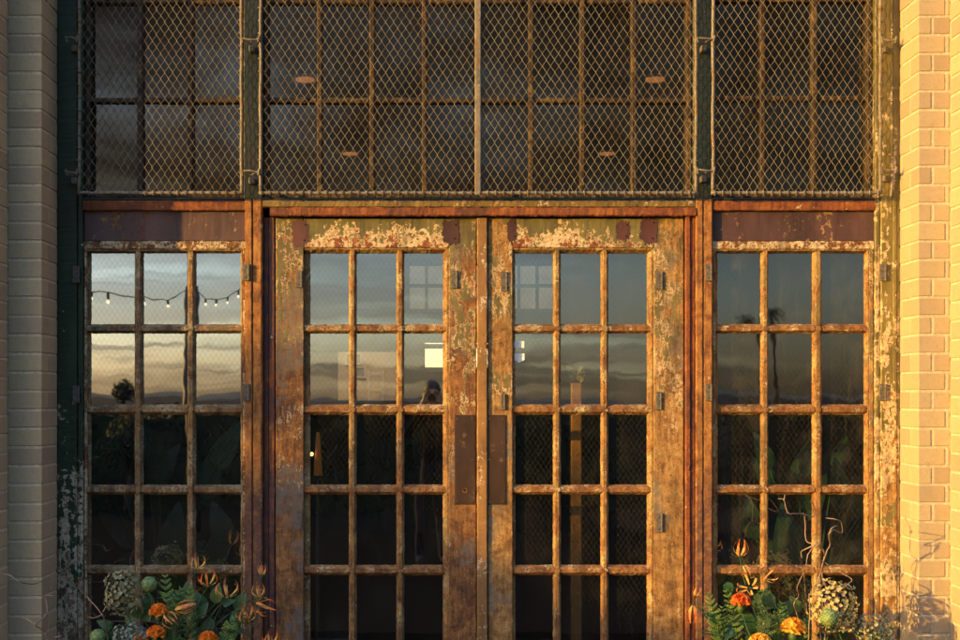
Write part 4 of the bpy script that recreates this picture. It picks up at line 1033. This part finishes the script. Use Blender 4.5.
# two palms
frond = two('palm frond', (.02, .035, .012), (.05, .07, .025), .6, .1, 3)
def palm(label, Y_, pbase, ptop, pyt):
    b = Vector((MX(pbase, Y_), -Y_, 0)); top = Vector((MX(ptop, Y_), -Y_, MZ(pyt, Y_)))
    t_ = thing('palm_tree', label, 'palm tree', tuple(b), 'palms beyond the forecourt')
    part('trunk', bark, lambda q: q.tube(curve(b, top, (-.2, 0, .1), 14), .24, 12, .17), t_, smooth=True)
    q = MB()
    for k in range(34):
        a = k * 2.399; el = R(-50 + 120 * (k / 34)); L = random.uniform(1.0, 1.35)
        d = Vector((math.cos(a) * math.cos(el), math.sin(a) * math.cos(el), math.sin(el)))
        pts = [top + d * L * t2 - Vector((0, 0, .45 * L * t2 * t2)) for t2 in [i / 9 for i in range(10)]]
        q.tube(pts, .02, 4, .006)
        for i in range(1, 10):
            dd = (pts[i] - pts[i - 1]).normalized(); s_ = dd.cross(Vector((0, 0, 1)))
            for sg in (-1, 1):
                leaf_shape(q, pts[i], s_ * sg + dd * .8 - Vector((0, 0, .35)), (0, 0, 1), .42 * (1 - (i / 10 - .4) ** 2), .022, n=3)
    q.build('crown', frond, t_)
palm('upright palm tree mirrored in the middle of the right window', 135, 777, 775, 316)
palm('leaning palm tree mirrored in the right window, left of the upright one', 140, 760, 752, 314)
# lamp pole and string lights
Y_ = 9.0; bp_ = Vector((MX(189, Y_), -Y_, 0)); zt_ = MZ(285, Y_)
t_ = thing('light_pole', 'slim dark pole holding the string lights', 'pole', tuple(bp_))
part('pole', wf, lambda q: q.tube([bp_, bp_ + Vector((0, 0, zt_))], .045, 12, .035), t_, smooth=True)
part('base_plate', wf, lambda q: q.box(bp_.x - .12, bp_.x + .12, -Y_ - .12, -Y_ + .12, .004, .02), t_)
t_ = thing('string_lights', 'string of small bulbs hung from the slim dark pole', 'string lights', (bp_.x, -Y_, zt_))
pl = [(60, 283), (88, 289), (103, 291), (143, 297), (169, 300), (189, 287), (199, 297), (209, 297), (222, 295), (234, 290), (262, 270)]
pp = [Vector((MX(a, Y_), -Y_ + (0 if a == 189 else .02), MZ(b_, Y_))) for (a, b_) in pl]
part('cable', M['hole'], lambda q: q.tube(pp, .006, 6), t_)
bulb = plain('frosted bulb', (.9, .85, .7), .3, .02, emis=(1, .85, .55), es=1.1)
for p in pp[1:-1]:
    if abs(p.x - bp_.x) < .05: continue
    o = part('bulb', bulb, lambda q: q.ball(p - Vector((0, 0, .075)), .016, 12, 8, 0, (1, 1, 1.3)), t_, smooth=True)
    part('socket', M['hole'], lambda q: q.tube([p, p - Vector((0, 0, .055))], .014, 8), o)

# ------------------------------------------------------------------ the photographer and a companion, mirrored faintly in the door glass
skin_m = two('skin', (.42, .24, .16), (.50, .30, .20), .5, 0, 20); cloth_a = plain('dark jacket', (.010, .010, .012), .85, .3, 40, .3); cloth_b = plain('dark trousers', (.03, .032, .04), .9, .3, 40, .3)

for m_ in (cloth_a, cloth_b):
    for nd in m_.node_tree.nodes:
        if nd.type == 'BSDF_PRINCIPLED': nd.inputs['Specular IOR Level'].default_value = .0
hair_m = plain('dark hair', (.02, .014, .01), .6, .3, 90, .5)
def person(label, x, y, head_top, pose):
    t_ = thing('person', label, 'person', (x, y, 0))
    k = head_top / 1.75
    J = {'pelvis': (0, 0, .95, .145, .11), 'waist': (0, 0, 1.08, .135, .10), 'chest': (0, -.01, 1.28, .16, .115), 'neckb': (0, -.01, 1.43, .085, .075), 'neck': (0, .01, 1.50, .055, .055),
         'jaw': (0, .025, 1.57, .062, .072), 'skull': (0, .01, 1.66, .076, .092), 'crown': (0, 0, 1.72, .05, .06)}
    E = [('pelvis', 'waist'), ('waist', 'chest'), ('chest', 'neckb'), ('neckb', 'neck'), ('neck', 'jaw'), ('jaw', 'skull'), ('skull', 'crown')]
    for s_, n_ in ((-1, 'l'), (1, 'r')):
        J[n_ + 'sh'] = (s_ * .185, -.01, 1.40, .062, .06)
        if pose == 'camera': J[n_ + 'el'] = (s_ * .27, .12, 1.20, .045, .045); J[n_ + 'wr'] = (s_ * .09, .27, 1.50, .030, .026); J[n_ + 'pa'] = (s_ * .065, .285, 1.57, .036, .018)
        else: J[n_ + 'el'] = (s_ * .25, -.02, 1.12, .045, .045); J[n_ + 'wr'] = (s_ * .25, .06, .88, .030, .026); J[n_ + 'pa'] = (s_ * .25, .09, .80, .018, .040)
        J[n_ + 'hip'] = (s_ * .095, 0, .86, .085, .088); J[n_ + 'kn'] = (s_ * .105, .02, .48, .055, .058); J[n_ + 'an'] = (s_ * .11, -.01, .08, .038, .042); J[n_ + 'to'] = (s_ * .125, .15, .035, .042, .03)
        E += [('chest', n_ + 'sh'), (n_ + 'sh', n_ + 'el'), (n_ + 'el', n_ + 'wr'), (n_ + 'wr', n_ + 'pa'), ('pelvis', n_ + 'hip'), (n_ + 'hip', n_ + 'kn'), (n_ + 'kn', n_ + 'an'), (n_ + 'an', n_ + 'to')]
        pa = Vector(J[n_ + 'pa'][:3]); wr = Vector(J[n_ + 'wr'][:3]); dr_ = (pa - wr).normalized(); side = Vector((-s_, 0, 0)) if pose == 'camera' else Vector((0, 1, 0))
        for f_ in range(5):
            off = side * (.016 * (f_ - 1.5)) if f_ < 4 else side * .03 - dr_ * .03
            L = (.085, .095, .09, .07, .06)[f_]; dd = dr_ if f_ < 4 else (dr_ * .5 + side).normalized()
            a = pa + off + dr_ * .02; cl_ = Vector((0, 0, 0)) + (Vector((0, .02, 0)) if pose == 'camera' else Vector((-s_ * .02, 0, 0)))
            J[f'{n_}f{f_}a'] = (*(a + dd * L * .5 + cl_ * .3), .0095, .0095); J[f'{n_}f{f_}b'] = (*(a + dd * L + cl_), .008, .008)
            E += [(n_ + 'pa', f'{n_}f{f_}a'), (f'{n_}f{f_}a', f'{n_}f{f_}b')]
    names = list(J); me = bpy.data.meshes.new('body')
    me.from_pydata([tuple(c_ * k for c_ in J[n_][:3]) for n_ in names], [(names.index(a), names.index(b_)) for a, b_ in E], [])
    o = bpy.data.objects.new('body', me); C.objects.link(o)
    md = o.modifiers.new('skin', 'SKIN'); o.modifiers.new('sub', 'SUBSURF').levels = 2
    if not me.skin_vertices: me.attributes.new('skin', 'FLOAT', 'POINT') if False else None
    bpy.context.view_layer.objects.active = o
    for i, n_ in enumerate(names): me.skin_vertices[0].data[i].radius = (J[n_][3] * k, J[n_][4] * k)
    me.skin_vertices[0].data[0].use_root = True
    dg = bpy.context.evaluated_depsgraph_get(); ev = o.evaluated_get(dg); m2 = bpy.data.meshes.new_from_object(ev)
    o.modifiers.clear(); o.data = m2
    m2.materials.clear()
    for m_ in (skin_m, cloth_a, cloth_b): m2.materials.append(m_)
    for p in m2.polygons:
        z = p.center.z / k; ax = abs(p.center.x) / k; p.use_smooth = True
        hand = (pose == 'camera' and z > 1.47 and p.center.y / k > .2) or (pose != 'camera' and ax > .2 and z < .87 and z > .6)
        p.material_index = 0 if (hand or z > 1.47) else 1 if z > .96 or (ax > .2 and z > .86) else 2
    o.parent = t_
    def nose(q):
        q.tube([(x, y + .095 * k, 1.655 * k), (x, y + .125 * k, 1.615 * k), (x, y + .10 * k, 1.608 * k)], [.008, .014, .012], 8)
    part('nose', skin_m, nose, t_, smooth=True)
    part('eye', M['hole'], lambda q: [q.ball((x + s_ * .032 * k, y + .092 * k, 1.655 * k), .011, 10, 6) for s_ in (-1, 1)], t_)
    part('mouth', plain('lips', (.40, .16, .13), .5, .1), lambda q: q.ball((x, y + .092 * k, 1.575 * k), .022, 10, 6, 0, (1, .4, .3)), t_)
    part('ear', skin_m, lambda q: [q.ball((x + s_ * .080 * k, y + .005, 1.635 * k), .028, 10, 6, 0, (.4, .8, 1.2)) for s_ in (-1, 1)], t_)
    part('hair', hair_m, lambda q: (q.ball((x, y - .018 * k, 1.685 * k), .098 * k, 18, 12, .04, (.92, 1.02, .85))), t_, smooth=True)
    return k
k = person('person in dark clothes raising a camera, mirrored in the left door leaf', CAMX - .02, -D - .40, 1.72, 'camera')
c = Vector((CAMX - .02, -D - .40 + .285 * k, 1.60 * k))
t_ = thing('handheld_camera', 'small black camera held up by the person before the doors', 'camera', tuple(c))
part('camera_body', M['hole'], lambda q: q.box(c.x - .055, c.x + .055, c.y - .05, c.y - .01, c.z - .035, c.z + .035, .006), t_)
part('lens', M['hole'], lambda q: q.tube([c + Vector((0, -.01, 0)), c + Vector((0, .03, 0))], .028, 16), t_)

for o_ in bpy.data.objects:
    if '_w' in o_: del o_['_w']
